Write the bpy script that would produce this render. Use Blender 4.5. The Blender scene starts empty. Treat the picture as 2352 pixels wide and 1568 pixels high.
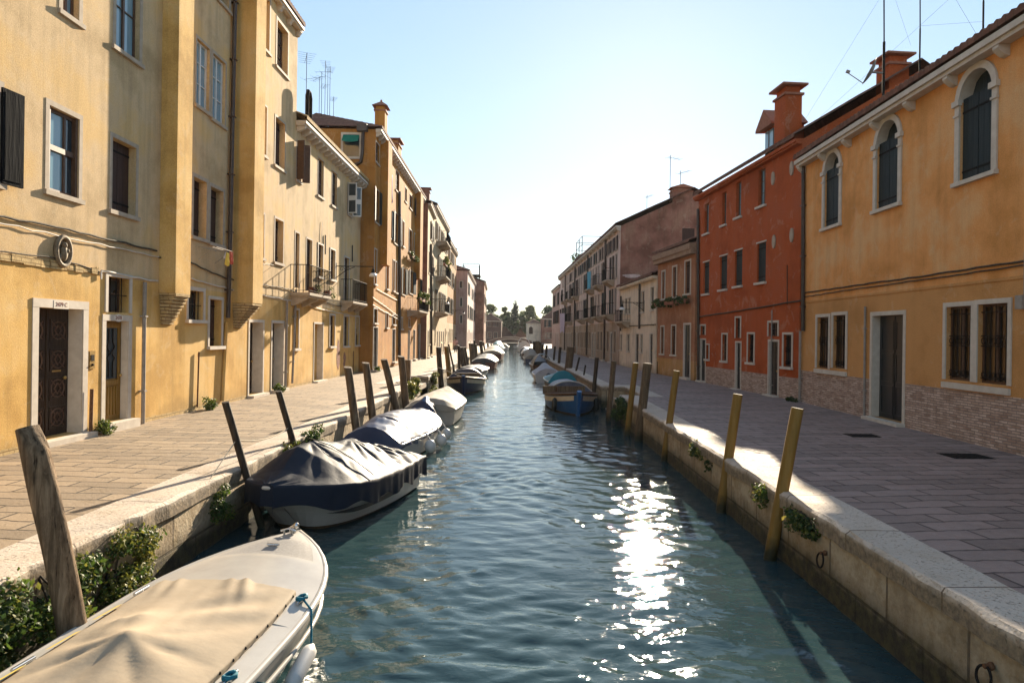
import bpy, math, random
import numpy as np
from mathutils import Vector, noise as mnoise
rnd = random.Random(7)
SC = bpy.context.scene
COL = SC.collection

# ------------------------------------------------------------------ camera
F, CU, CV, ROLL, EYE = 1568., 1190., 768., math.radians(.8), 2.15
cam = bpy.data.cameras.new('camera'); camo = bpy.data.objects.new('camera', cam); COL.objects.link(camo)
cam.sensor_width = 36; cam.lens = 24; cam.clip_end = 3000; cam.clip_start = .1
cam.shift_x = -14 / 2352; cam.shift_y = -16 / 2352
camo.location = (0, 0, EYE); camo.rotation_mode = 'XYZ'
camo.rotation_euler = (math.radians(90), -ROLL, 0)
SC.camera = camo
# ------------------------------------------------------------------ sky, sun, exposure
SUN_AZ, SUN_EL = math.radians(10.8), math.radians(19.2)
w = bpy.data.worlds.new('World'); SC.world = w; w.use_nodes = True
wn = w.node_tree.nodes; bg = wn['Background']
sky = wn.new('ShaderNodeTexSky'); sky.sky_type = 'NISHITA'; sky.sun_disc = False
sky.sun_elevation = SUN_EL; sky.sun_rotation = SUN_AZ; sky.air_density = 1.0; sky.dust_density = 0.085; sky.ozone_density = 2.0
# gamma on the sky colour evens it out: paler blue, softer sun glow
gam = wn.new('ShaderNodeGamma'); gam.inputs[1].default_value = .5
w.node_tree.links.new(sky.outputs[0], gam.inputs[0]); hs = wn.new('ShaderNodeHueSaturation'); hs.inputs['Saturation'].default_value = 1.3; hs.inputs['Hue'].default_value = .499; hs.inputs['Value'].default_value = .96
w.node_tree.links.new(gam.outputs[0], hs.inputs['Color']); w.node_tree.links.new(hs.outputs[0], bg.inputs[0]); bg.inputs[1].default_value = .15
sun = bpy.data.lights.new('sun', 'SUN'); sun.energy = 5; sun.angle = math.radians(.5); sun.color = (1, .85, .64)
suno = bpy.data.objects.new('sun', sun); COL.objects.link(suno)
sd = Vector((math.sin(SUN_AZ) * math.cos(SUN_EL), math.cos(SUN_AZ) * math.cos(SUN_EL), math.sin(SUN_EL)))
suno.rotation_euler = sd.to_track_quat('Z', 'Y').to_euler(); suno.location = (20, 60, 40)
SC.view_settings.view_transform = 'Standard'; SC.view_settings.look = 'None'
SC.view_settings.exposure = 1.68; SC.view_settings.gamma = 1
SC.cycles.max_bounces = 8; SC.cycles.use_denoising = True
SC.cycles.sample_clamp_indirect = 6

# ------------------------------------------------------------------ measuring: photo ray -> real planes
def ray(u, v):
    px, py = u - CU, CV - v
    return ((px * math.cos(ROLL) - py * math.sin(ROLL)) / F, (px * math.sin(ROLL) + py * math.cos(ROLL)) / F)
def on_z(u, v, z=0.):
    x, y = ray(u, v); Y = (z - EYE) / y
    return Vector((x * Y, Y, z))
def on_y(u, v, Y):
    x, y = ray(u, v)
    return Vector((x * Y, Y, EYE + y * Y))
WZ = -.97
# ------------------------------------------------------------------ mesh builder
class MB:
    def __init__(s): s.V = []; s.F = []; s.M = []; s.S = []
    def add(s, vs, fs, m=0, sm=False):
        o = len(s.V); s.V += [tuple(v) for v in vs]
        for f in fs: s.F.append([i + o for i in f]); s.M.append(m); s.S.append(sm)
        return s
    def box(s, x0, x1, y0, y1, z0, z1, m=0):
        return s.add([(x0, y0, z0), (x1, y0, z0), (x1, y1, z0), (x0, y1, z0), (x0, y0, z1), (x1, y0, z1), (x1, y1, z1), (x0, y1, z1)],
                     [(0, 3, 2, 1), (4, 5, 6, 7), (0, 1, 5, 4), (1, 2, 6, 5), (2, 3, 7, 6), (3, 0, 4, 7)], m)
    def obox(s, c, ax, ay, az, m=0):
        c, ax, ay, az = map(Vector, (c, ax, ay, az))
        vs = [c + i * ax + j * ay + k * az for k in (-1, 1) for i, j in ((-1, -1), (1, -1), (1, 1), (-1, 1))]
        return s.add(vs, [(0, 3, 2, 1), (4, 5, 6, 7), (0, 1, 5, 4), (1, 2, 6, 5), (2, 3, 7, 6), (3, 0, 4, 7)], m)
    def tube(s, pts, r, n=7, m=0, sm=True, cap=True):
        pts = [Vector(p) for p in pts]; k = len(pts)
        rs = list(r) if isinstance(r, (list, tuple)) else [r] * k
        vs = []; side = None
        for i, p in enumerate(pts):
            t = (pts[min(i + 1, k - 1)] - pts[max(i - 1, 0)]).normalized()
            if side is None:
                side = t.cross(Vector((0, 0, 1)) if abs(t.z) < .9 else Vector((0, 1, 0))).normalized()
            side = (side - t * side.dot(t)).normalized(); up = t.cross(side)
            for j in range(n):
                a = 2 * math.pi * j / n
                vs.append(p + rs[i] * (math.cos(a) * side + math.sin(a) * up))
        fs = [(i * n + j, i * n + (j + 1) % n, (i + 1) * n + (j + 1) % n, (i + 1) * n + j) for i in range(k - 1) for j in range(n)]
        s.add(vs, fs, m, sm)
        if cap:
            s.add(vs[:n], [tuple(range(n))[::-1]], m); s.add(vs[-n:], [tuple(range(n))], m)
        return s
    def lathe(s, prof, c=(0, 0, 0), n=14, m=0, sm=True):
        vs = [(c[0] + r * math.cos(2 * math.pi * j / n), c[1] + r * math.sin(2 * math.pi * j / n), c[2] + z) for r, z in prof for j in range(n)]
        return s.add(vs, [(i * n + j, i * n + (j + 1) % n, (i + 1) * n + (j + 1) % n, (i + 1) * n + j) for i in range(len(prof) - 1) for j in range(n)], m, sm)
    def grid(s, fn, nu, nv, m=0, sm=True):
        vs = [fn(i / nu, j / nv) for i in range(nu + 1) for j in range(nv + 1)]; q = nv + 1
        return s.add(vs, [(i * q + j, (i + 1) * q + j, (i + 1) * q + j + 1, i * q + j + 1) for i in range(nu) for j in range(nv)], m, sm)
    def ball(s, c, r, n=8, m=0):
        if not isinstance(r, (tuple, list)): r = (r, r, r)
        return s.grid(lambda a, b: (c[0] + r[0] * math.sin(math.pi * b) * math.cos(2 * math.pi * a), c[1] + r[1] * math.sin(math.pi * b) * math.sin(2 * math.pi * a), c[2] + r[2] * math.cos(math.pi * b)), n, n, m)
    def mesh(s, name, mats):
        me = bpy.data.meshes.new(name); me.from_pydata(s.V, [], s.F)
        for mt in mats: me.materials.append(mt)
        me.polygons.foreach_set('material_index', s.M); me.polygons.foreach_set('use_smooth', s.S)
        me.update(); return me
    def build(s, name, mats, parent=None, loc=(0, 0, 0)):
        return link(name, s.mesh(name, mats if isinstance(mats, (list, tuple)) else [mats]), parent, loc)
def link(name, me, parent=None, loc=(0, 0, 0)):
    o = bpy.data.objects.new(name, me); COL.objects.link(o); o.location = loc
    if parent: o.parent = parent
    return o
def tag(o, label=None, cat=None, group=None, kind=None):
    if label: o['label'] = label
    if cat: o['category'] = cat
    if group: o['group'] = group
    if kind: o['kind'] = kind
    return o
def thing(name, label, cat, loc=(0, 0, 0), rz=0, group=None):
    o = bpy.data.objects.new(name, None); COL.objects.link(o); o.location = loc; o.rotation_euler = (0, 0, rz); o.empty_display_size = .2
    return tag(o, label, cat, group)

# ------------------------------------------------------------------ materials
def lin(h):
    h = h.lstrip('#'); out = []
    for i in (0, 2, 4):
        c = int(h[i:i + 2], 16) / 255; out.append(c / 12.92 if c < .04045 else ((c + .055) / 1.055) ** 2.4)
    return tuple(out) + (1,)
def col(c): return lin(c) if isinstance(c, str) else tuple(c) + (1,)
class N:
    def __init__(s, name, rough=.8, spec=.3):
        s.m = bpy.data.materials.new(name); s.m.use_nodes = True; s.t = s.m.node_tree; s.n = s.t.nodes
        s.b = s.n['Principled BSDF']; s.b.inputs['Roughness'].default_value = rough; s.b.inputs['Specular IOR Level'].default_value = spec
        s.co = s.n.new('ShaderNodeTexCoord').outputs['Object']
    def L(s, a, b): s.t.links.new(a, b)
    def map(s, sc=(1, 1, 1), src=None, rot=(0, 0, 0), loc=(0, 0, 0)):
        q = s.n.new('ShaderNodeMapping'); q.inputs['Scale'].default_value = sc; q.inputs['Rotation'].default_value = rot; q.inputs['Location'].default_value = loc
        s.L(src or s.co, q.inputs[0]); return q.outputs[0]
    def noise(s, scale, det=4, rough=.55, src=None, sc=(1, 1, 1), dist=0):
        q = s.n.new('ShaderNodeTexNoise'); q.inputs['Scale'].default_value = scale; q.inputs['Detail'].default_value = det; q.inputs['Roughness'].default_value = rough; q.inputs['Distortion'].default_value = dist
        s.L(s.map(sc, src), q.inputs['Vector']); return q.outputs['Fac']
    def ramp(s, fac, stops):
        q = s.n.new('ShaderNodeValToRGB'); e = q.color_ramp.elements
        while len(e) < len(stops): e.new(.5)
        for el, (p, c) in zip(e, stops): el.position = p; el.color = col(c) if not isinstance(c, (int, float)) else (c, c, c, 1)
        s.L(fac, q.inputs[0]); return q.outputs[0]
    def mix(s, f, a, b, mode='MIX'):
        q = s.n.new('ShaderNodeMix'); q.data_type = 'RGBA'; q.blend_type = mode
        for x, i in ((f, 0), (a, 6), (b, 7)):
            if isinstance(x, (int, float)): q.inputs[i].default_value = x if i == 0 else (x, x, x, 1)
            elif isinstance(x, (tuple, str)): q.inputs[i].default_value = col(x) if isinstance(x, str) or len(x) == 3 else x
            else: s.L(x, q.inputs[i])
        return q.outputs[2]
    def math(s, op, a, b=0.):
        q = s.n.new('ShaderNodeMath'); q.operation = op; q.use_clamp = op == 'MULTIPLY_ADD'
        for i, x in enumerate((a, b)):
            if isinstance(x, (int, float)): q.inputs[i].default_value = x
            else: s.L(x, q.inputs[i])
        return q.outputs[0]
    def sep(s, src=None):
        q = s.n.new('ShaderNodeSeparateXYZ'); s.L(src or s.co, q.inputs[0]); return q.outputs
    def comb(s, x, y, z=0.):
        q = s.n.new('ShaderNodeCombineXYZ')
        for i, v in enumerate((x, y, z)):
            if isinstance(v, (int, float)): q.inputs[i].default_value = v
            else: s.L(v, q.inputs[i])
        return q.outputs[0]
    def color(s, c):
        if isinstance(c, (tuple, str)): s.b.inputs['Base Color'].default_value = col(c) if isinstance(c, str) or len(c) == 3 else c
        else: s.L(c, s.b.inputs['Base Color'])
        return s
    def bump(s, h, st=.3, d=.02):
        q = s.n.new('ShaderNodeBump'); q.inputs['Strength'].default_value = st; q.inputs['Distance'].default_value = d
        s.L(h, q.inputs['Height']); s.L(q.outputs[0], s.b.inputs['Normal']); return s
    def brick(s, vec, w_, h_, c1, c2, mo, mortar=.01, off=.5):
        q = s.n.new('ShaderNodeTexBrick'); q.inputs['Scale'].default_value = 1; q.inputs['Brick Width'].default_value = w_; q.inputs['Row Height'].default_value = h_
        q.inputs['Mortar Size'].default_value = mortar; q.inputs['Mortar Smooth'].default_value = .3; q.offset = off
        q.inputs['Color1'].default_value = col(c1); q.inputs['Color2'].default_value = col(c2); q.inputs['Mortar'].default_value = col(mo)
        s.L(vec, q.inputs['Vector']); return q
def plaster(name, a, b, c, streak=.5, fine=.25, dirt='#5b4a34', low=None):
    """worn lime plaster: three tones in patches, rain streaks, grain; grime near the pavement"""
    k = N(name, .9, .15)
    base = k.ramp(k.noise(.55, 6, .62), [(.38, tuple(q * .86 for q in a)), (.5, b), (.62, tuple(min(.8, q * 1.1) for q in c))])
    st = k.ramp(k.noise(1.3, 6, .65, sc=(2.6, 2.6, .2)), [(.46, 0), (.68, 1)])
    base = k.mix(k.math('MULTIPLY', st, streak), base, k.mix(.5, base, dirt))
    pt = k.ramp(k.noise(1.5, 8, .72, dist=.7), [(.57, 0), (.60, 1)])
    base = k.mix(k.math('MULTIPLY', pt, .26), base, k.mix(.45, base, '#d8cbb0'))
    zz = k.sep()[2]
    g = k.ramp(k.math('ADD', zz, k.math('MULTIPLY', k.noise(1.4, 5), 1.1)), [(.5, 1), (1.0, 0)])
    base = k.mix(k.math('MULTIPLY', g, .45), base, low or dirt)
    fn = k.noise(38, 4, .7); k.color(k.mix(.18, base, k.ramp(fn, [(.35, 0), (.65, 1)]), 'OVERLAY'))
    k.bump(k.math('ADD', fn, k.math('MULTIPLY', k.noise(3.5, 5), 1.5)), fine, .015)
    return k.m
def brickmat(name, c1, c2, mo, w_=.26, h_=.075):
    k = N(name, .9, .15); x, y, z = k.sep()
    v = k.comb(k.math('ADD', x, y), z)
    v2 = k.n.new('ShaderNodeVectorMath'); v2.operation = 'ADD'; nz = k.n.new('ShaderNodeTexNoise'); nz.inputs['Scale'].default_value = 4
    k.L(k.co, nz.inputs['Vector']); k.L(v, v2.inputs[0]); sc = k.n.new('ShaderNodeVectorMath'); sc.operation = 'SCALE'; sc.inputs['Scale'].default_value = .035
    k.L(nz.outputs['Color'], sc.inputs[0]); k.L(sc.outputs[0], v2.inputs[1])
    b = k.brick(v2.outputs[0], w_, h_, c1, c2, mo, .012)
    k.color(k.mix(.55, b.outputs['Color'], k.ramp(k.noise(5, 5, .7), [(.3, .25), (.7, .75)]), 'OVERLAY'))
    k.bump(k.math('SUBTRACT', k.noise(30, 3), b.outputs['Fac']), .5, .012); return k.m
def plain(name, a, b=None, rough=.6, spec=.4, scale=6, bump=.1, metal=0, sc=(1, 1, 1)):
    k = N(name, rough, spec); k.b.inputs['Metallic'].default_value = metal
    nf = k.noise(scale, 5, .6, sc=sc); k.color(k.ramp(nf, [(.3, a), (.7, b or a)]))
    if bump: k.bump(nf, bump, .01)
    return k.m
def woodmat(name, a, b, c, rough=.75, tide=False):
    k = N(name, rough, .25)
    g = k.noise(6, 6, .65, sc=(3, 3, .25), dist=.5); k.color(k.mix(k.math('MULTIPLY', k.ramp(k.noise(1.6, 3), [(.45, 0), (.65, 1)]), .6), k.ramp(g, [(.3, a), (.55, b), (.75, c)]), a) if not tide else k.mix(k.ramp(k.math('ADD', k.sep()[2], k.math('MULTIPLY', k.noise(5, 5, .7), .4)), [(.28, .95), (.52, 0)]), k.mix(k.math('MULTIPLY', k.ramp(k.noise(1.6, 3), [(.45, 0), (.65, 1)]), .6), k.ramp(g, [(.3, a), (.55, b), (.75, c)]), a), (.016, .018, .008)))
    k.bump(g, .6, .02); return k.m
def leafmat(name, a, b, c):
    k = N(name, .55, .35)
    k.color(k.ramp(k.noise(3.0, 3, .6), [(.3, a), (.5, b), (.72, c)]))
    tr = k.n.new('ShaderNodeBsdfTranslucent'); k.L(k.b.inputs['Base Color'].links[0].from_socket, tr.inputs[0])
    mx = k.n.new('ShaderNodeMixShader'); mx.inputs[0].default_value = .4
    k.L(k.b.outputs[0], mx.inputs[1]); k.L(tr.outputs[0], mx.inputs[2]); k.L(mx.outputs[0], k.n['Material Output'].inputs[0]); return k.m
def cloth(name, a, b, rough=.6, spec=.3, scale=3, bump=.25, bsc=9):
    k = N(name, rough, spec); k.color(k.ramp(k.noise(scale, 5, .6), [(.32, a), (.68, b)]))
    k.bump(k.math('ADD', k.noise(bsc, 4, .6), k.math('MULTIPLY', k.noise(160, 2), .15)), bump, .02); return k.m

M = {}
M['yellow'] = plaster('yellow plaster', (.60, .35, .10), (.66, .405, .13), (.63, .42, .17), .45, low='#7d6a4a')
M['yellow_pale'] = plaster('pale yellow plaster', (.55, .385, .20), (.62, .445, .25), (.60, .40, .175), .5)
M['orange'] = plaster('orange plaster', (.40, .165, .024), (.45, .19, .032), (.42, .205, .045), .5)
M['ochre_dark'] = plaster('ochre plaster', (.36, .155, .03), (.40, .18, .04), (.33, .15, .045), .6)
M['cream'] = plaster('cream plaster', (.68, .55, .40), (.74, .61, .45), (.64, .52, .39), .5)
M['sand'] = plaster('sand plaster', (.50, .37, .20), (.55, .42, .25), (.46, .34, .2), .6)
M['taupe'] = plaster('worn taupe plaster', (.36, .26, .18), (.42, .31, .22), (.38, .30, .23), .8)
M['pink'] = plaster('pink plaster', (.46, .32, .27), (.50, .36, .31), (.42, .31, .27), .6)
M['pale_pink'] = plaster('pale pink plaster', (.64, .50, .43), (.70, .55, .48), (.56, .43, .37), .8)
M['red'] = plaster('red plaster', (.355, .070, .017), (.395, .083, .022), (.35, .083, .03), .25, .12)
M['r_orange'] = plaster('orange ochre plaster', (.64, .285, .08), (.70, .32, .105), (.64, .36, .16), .3)
M['r_brown'] = plaster('smooth ochre render', (.52, .255, .085), (.54, .27, .095), (.51, .255, .09), .12, .06)
M['brown'] = plaster('brown plaster', (.34, .15, .075), (.38, .17, .09), (.36, .18, .09), .4)
M['brown_low'] = plaster('ochre skirting plaster', (.46, .24, .07), (.48, .26, .09), (.42, .24, .1), .4)
M['old_wall'] = plaster('weathered brown brick render', (.20, .085, .055), (.27, .125, .085), (.31, .165, .11), .8, .4)
M['cornice_brown'] = plain('weathered cornice plaster', (.24, .14, .085), (.36, .24, .16), .85, .2, 5, .3)
M['brick'] = brickmat('pale red brick', (.56, .41, .32), (.33, .205, .145), (.25, .19, .155), .24, .056)
M['far_brick'] = brickmat('dark far brick', (.15, .075, .055), (.11, .055, .04), (.13, .1, .08))
M['old_brick'] = brickmat('dark red brick', (.30, .13, .08), (.22, .09, .06), (.25, .18, .14))
M['corbel'] = brickmat('ochre stained brick', (.55, .40, .2), (.46, .32, .14), (.3, .2, .09))
M['stone'] = plain('istrian stone', (.48, .41, .33), (.60, .53, .44), .7, .3, 5, .2)
M['stone_grey'] = plain('grey sill stone', (.36, .28, .20), (.46, .38, .29), .8, .25, 5, .2)
def kerbmat():
    k = N('pitted kerb stone', .8, .25); x, y, z = k.sep()
    b = k.brick(k.comb(y, k.math('ADD', x, 3.)), 1.7, 50, (.56, .47, .38), (.46, .385, .31), (.16, .12, .09), .012)
    pit = k.ramp(k.noise(30, 6, .75, dist=.3), [(.34, 1), (.43, 0)])
    c = k.mix(k.math('MULTIPLY', pit, .7), b.outputs['Color'], '#6e5a44')
    c = k.mix(k.ramp(k.noise(1.4, 5), [(.5, 0), (.8, .6)]), c, '#9c8464')
    fr = k.ramp(k.math('ADD', k.math('MULTIPLY', z, 3.), k.math('MULTIPLY', k.noise(5, 6, .7), .6)), [(.0, .85), (.26, .0)]); c = k.mix(fr, c, k.ramp(k.noise(12, 5, .7), [(.35, (.07, .05, .028)), (.65, (.26, .19, .11))])); k.color(c)
    k.bump(k.math('SUBTRACT', k.math('MULTIPLY', k.noise(26, 5), .8), k.math('ADD', pit, b.outputs['Fac'])), .7, .02); return k.m
M['kerb'] = kerbmat()
def quaymat():
    k = N('quay wall stone', .85, .25); x, y, z = k.sep()
    b = k.brick(k.comb(k.math('ADD', x, y), k.math('ADD', z, 5.)), 1.25, .72, (.40, .31, .20), (.47, .38, .26), (.14, .11, .08), .02)
    n1 = k.noise(2.2, 7, .7)
    c = k.mix(k.ramp(k.noise(6, 6, .7), [(.42, 0), (.65, .75)]), b.outputs['Color'], '#8a7350')
    c = k.mix(k.ramp(n1, [(.5, 0), (.68, .55)]), c, '#57462f')
    lvl = k.math('ADD', z, k.math('MULTIPLY', n1, .55))                    # tide line of dark algae
    c = k.mix(k.ramp(lvl, [(0, .96), (.01, .96)]), c, c)
    al = k.ramp(k.math('ADD', lvl, 1.), [(.52, 1), (.80, 0)])
    c = k.mix(k.math('MULTIPLY', al, .93), c, k.ramp(k.noise(9, 5), [(.4, (.020, .017, .010)), (.65, (.06, .055, .02))]))
    k.color(c); k.bump(k.math('SUBTRACT', k.math('MULTIPLY', k.noise(14, 7, .7), 1.4), b.outputs['Fac']), .8, .035); return k.m
M['quay'] = quaymat()
def pavemat(name, c1, c2, mo, skew):
    k = N(name, .75, .35)
    v = k.map((1, 1, 1), rot=(0, 0, skew)); x, y, z = k.sep(v)
    wob = k.math('MULTIPLY', k.noise(.8, 3), .25)
    wob = k.math('ADD', wob, k.math('MULTIPLY', k.noise(3.5, 4), .10)); b = k.brick(k.comb(x, k.math('ADD', y, wob)), .86, .33, c1, c2, mo, .017, .43)
    b2 = k.brick(k.comb(x, k.math('ADD', y, wob)), .86, .33, (.22, .22, .22), (.78, .78, .78), (.5, .5, .5), .0, .43)
    c = k.mix(.7, b.outputs['Color'], b2.outputs['Color'], 'OVERLAY')
    c = k.mix(k.ramp(k.noise(1.1, 6, .65), [(.35, .35), (.7, 0)]), c, k.mix(.5, c, '#3a2d20'))
    c = k.mix(k.ramp(k.noise(20, 5, .7), [(.6, 0), (.72, .6)]), c, '#4c3d2c'); k.color(c)
    k.L(k.ramp(k.noise(5, 4), [(.3, .5), (.7, .85)]), k.b.inputs['Roughness'])
    k.bump(k.math('SUBTRACT', k.math('ADD', k.math('MULTIPLY', k.noise(22, 5, .7), .5), b2.outputs['Color']), k.math('MULTIPLY', b.outputs['Fac'], 1.6)), .85, .028); return k.m
M['pave_left'] = pavemat('trachyte paving', (.36, .27, .18), (.25, .185, .12), (.045, .033, .023), .03)
M['pave_right'] = pavemat('grey trachyte paving', (.36, .265, .225), (.235, .17, .145), (.11, .08, .07), -.12)
M['tile'] = brickmat('terracotta roof tile', (.20, .095, .06), (.14, .065, .042), (.10, .06, .04), .22, .35)
M['tile_lit'] = brickmat('sunlit roof tile', (.50, .36, .16), (.42, .27, .12), (.2, .12, .06), .22, .35)  # brighter copy of the roof tile, sunlight put into its colour
M['terracotta'] = plain('terracotta', (.26, .10, .06), (.34, .15, .09), .85, .2, 9, .3)
M['glass'] = plain('window glass', (.025, .035, .045), (.035, .05, .06), .04, .6, 2, .02)
M['glass_blue'] = plain('glass with painted sky reflection', (.17, .29, .35), (.21, .34, .40), .03, .8, 2, 0)  # pale blue base colour paints in the reflected sky
M['frame_white'] = plain('white painted wood', (.62, .60, .56), (.70, .68, .64), .5, .4, 8, .08)
M['frame_brown'] = plain('brown wood frame', (.07, .035, .018), (.12, .06, .03), .55, .4, 8, .15)
M['shutter_brown'] = woodmat('dark brown shutter wood', (.035, .016, .010), (.055, .024, .015), (.075, .035, .02), .65)
M['shutter_green'] = woodmat('dark green shutter wood', (.012, .018, .018), (.018, .026, .026), (.026, .035, .034), .65)
M['shutter_black'] = woodmat('black shutter paint', (.008, .008, .009), (.014, .014, .015), (.02, .02, .022), .8)
M['shutter_black'].node_tree.nodes['Principled BSDF'].inputs['Specular IOR Level'].default_value = .03
M['curtain_dark'] = plain('dark curtained glass', (.02, .014, .008), (.075, .045, .018), .12, .5, 3.5, 0, 0, (6, 6, .15))
M['door_dark'] = woodmat('dark carved door wood', (.022, .014, .010), (.040, .024, .016), (.065, .04, .026), .5)
M['door_black'] = plain('black painted door', (.010, .011, .012), (.016, .017, .018), .3, .5, 6, .06)
M['door_carving'] = woodmat('lighter carved wood', (.075, .042, .028), (.12, .07, .048), (.17, .105, .075), .6)  # lighter than the door leaf so the carving stands out
M['door_gold'] = woodmat('varnished golden wood', (.16, .085, .012), (.24, .13, .022), (.30, .17, .035), .4)
M['iron'] = plain('black iron', (.010, .009, .008), (.024, .02, .017), .85, .12, 12, .2)
M['rust'] = plain('rusty iron', (.10, .045, .022), (.17, .08, .035), .8, .3, 14, .3)
M['lead'] = plain('grey pipe', (.22, .19, .16), (.32, .28, .24), .6, .4, 8, .1)
M['cable'] = plain('old cable', (.035, .028, .02), (.10, .08, .055), .8, .2, 14, .3)
M['conduit'] = plain('white conduit', (.50, .44, .36), (.62, .57, .5), .6, .3, 8, .1)
M['pipe_dark'] = plain('dark copper drainpipe', (.030, .020, .015), (.06, .038, .025), .45, .5, 7, .15)
M['bronze'] = plain('dark relief stone', (.14, .10, .06), (.28, .21, .13), .7, .3, 16, .5)
M['brass'] = plain('brass', (.45, .30, .1), (.55, .38, .15), .35, .5, 8, .05, 1)
M['wood_post'] = woodmat('weathered mooring timber', (.055, .036, .020), (.15, .10, .058), (.28, .20, .12), .75, True)
def nearwood():
    k = N('grey split oak', .85, .2)
    g = k.noise(9, 8, .7, sc=(2.2, 2.2, .16), dist=.8); c = k.ramp(g, [(.28, (.035, .022, .012)), (.45, (.13, .085, .048)), (.62, (.24, .165, .10)), (.8, (.33, .25, .165))])
    c = k.mix(k.math('MULTIPLY', k.ramp(k.noise(2.4, 6, .7, sc=(1, 1, .6)), [(.48, 0), (.66, 1)]), .75), c, (.045, .03, .018))
    cr = k.ramp(k.noise(16, 3, .5, sc=(2.5, 2.5, .05)), [(.30, 1), (.38, 0)]); c = k.mix(k.math('MULTIPLY', cr, .8), c, (.015, .01, .006)); k.color(c)
    k.bump(k.math('SUBTRACT', g, cr), .9, .02); return k.m
M['wood_near'] = nearwood()
M['wood_post_dark'] = woodmat('dark tarred timber', (.022, .015, .010), (.060, .040, .024), (.11, .075, .045), .75, True)
M['post_ochre'] = woodmat('ochre painted post', (.17, .095, .018), (.22, .125, .028), (.25, .15, .04), .6, True)
M['post_top'] = plain('sunlit post top', (.55, .48, .38), (.68, .62, .5), .8, .2, 20, .2)  # pale colour paints sunlight onto the flat post tops
M['rope'] = plain('pale rope', (.45, .38, .27), (.6, .52, .4), .9, .1, 30, .3)
M['rope_teal'] = plain('teal rope', (.010, .10, .14), (.02, .16, .21), .8, .2, 30, .3)
M['gelcoat'] = plain('white gelcoat', (.42, .39, .35), (.50, .47, .42), .25, .5, 3, .02)
M['gelcoat_dirty'] = plain('stained white gelcoat', (.34, .30, .25), (.46, .42, .36), .35, .5, 4, .05)
M['antislip'] = plain('grey non slip deck', (.24, .22, .20), (.32, .30, .275), .8, .25, 40, .15)
M['canvas_beige'] = cloth('beige canvas', (.345, .27, .185), (.40, .32, .225), .8, .2, 2, .25, 6)
M['tarp_black'] = cloth('black tarpaulin', (.009, .014, .026), (.016, .021, .034), .58, .14, 2, .35, 5)
M['tarp_blue'] = cloth('dark blue tarpaulin', (.012, .03, .085), (.025, .05, .12), .35, .5, 2, .3, 6)
M['tarp_silver'] = cloth('silver grey tarpaulin', (.06, .07, .11), (.115, .12, .16), .5, .3, 4, .35, 7)
M['tarp_grey'] = cloth('warm grey canvas', (.27, .235, .19), (.34, .30, .245), .8, .15, 2, .2, 7)
M['tarp_teal'] = cloth('teal tarpaulin', (.006, .16, .22), (.012, .22, .29), .5, .4, 2, .25, 6)
M['tarp_dark'] = cloth('charcoal canvas', (.06, .06, .068), (.10, .10, .11), .6, .3, 2, .25, 6)
M['boat_blue'] = plain('blue boat paint', (.014, .085, .24), (.022, .11, .30), .35, .5, 4, .06)
M['boat_navy'] = plain('navy boat paint', (.015, .025, .07), (.025, .035, .09), .35, .5, 4, .06)
M['boat_cream'] = plain('cream boat paint', (.52, .42, .29), (.62, .53, .4), .4, .4, 4, .06)
M['boat_wood'] = woodmat('varnished boat wood', (.06, .028, .012), (.12, .058, .026), (.17, .09, .04), .45)
M['boat_red'] = plain('oxide red hull', (.12, .035, .022), (.17, .055, .035), .5, .4, 4, .06)
M['antifoul'] = plain('brown weedy waterline', (.05, .03, .015), (.10, .06, .025), .8, .2, 10, .3)
M['stripe'] = plain('black stripe', (.02, .02, .022), (.03, .03, .033), .4, .4)
M['fender'] = plain('white fender rubber', (.50, .47, .43), (.58, .55, .51), .4, .4, 6, .02)
M['fender_black'] = plain('black fender rubber', (.012, .014, .012), (.025, .026, .022), .5, .4, 6, .05)
M['steel'] = plain('stainless steel', (.5, .5, .5), (.6, .6, .6), .25, .5, 6, .02, 1)
M['leaf'] = leafmat('quay plant leaves', (.035, .065, .012), (.075, .12, .020), (.17, .19, .03))
M['leaf_dark'] = leafmat('dark ivy leaves', (.020, .040, .012), (.035, .065, .018), (.075, .10, .02))
M['leaf_dry'] = leafmat('yellowing leaves', (.09, .11, .02), (.17, .17, .03), (.26, .20, .05))
M['leaf_tree'] = leafmat('tree leaves', (.08, .10, .03), (.12, .14, .045), (.17, .175, .06))
M['leaf_cypress'] = leafmat('cypress leaves', (.014, .026, .015), (.020, .036, .02), (.03, .048, .025))
M['flower'] = plain('yellow flowers', (.55, .5, .06), (.65, .6, .12), .6, .2)
M['bark'] = woodmat('bark', (.04, .03, .02), (.08, .06, .04), (.12, .09, .06))
M['red_cloth'] = cloth('red cloth', (.45, .06, .03), (.5, .1, .05), .85)
M['yellow_cloth'] = cloth('yellow cloth', (.6, .42, .05), (.65, .48, .1), .85)
M['white_cloth'] = cloth('white cloth', (.6, .57, .55), (.7, .68, .66), .85)
M['white_cover'] = cloth('dull white cover', (.36, .34, .34), (.44, .42, .42), .8)
M['lilac_cloth'] = cloth('lilac cloth', (.5, .42, .52), (.56, .48, .58), .85)
M['blue_cloth'] = cloth('turquoise cloth', (.08, .35, .48), (.14, .42, .55), .85)
M['green_cloth'] = cloth('green awning cloth', (.005, .12, .08), (.01, .16, .1), .85)
M['skin'] = plain('skin', (.42, .24, .17), (.46, .27, .2), .6, .3)
M['pink_shirt'] = cloth('pink shirt', (.6, .35, .33), (.65, .4, .38), .85)
M['trousers'] = cloth('dark trousers', (.03, .03, .04), (.05, .05, .06), .85)
M['hair'] = plain('dark hair', (.02, .014, .01), (.03, .02, .015), .6, .3)
M['number_red'] = plain('red brown number paint', (.20, .06, .04), (.26, .09, .06), .8, .2)
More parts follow.
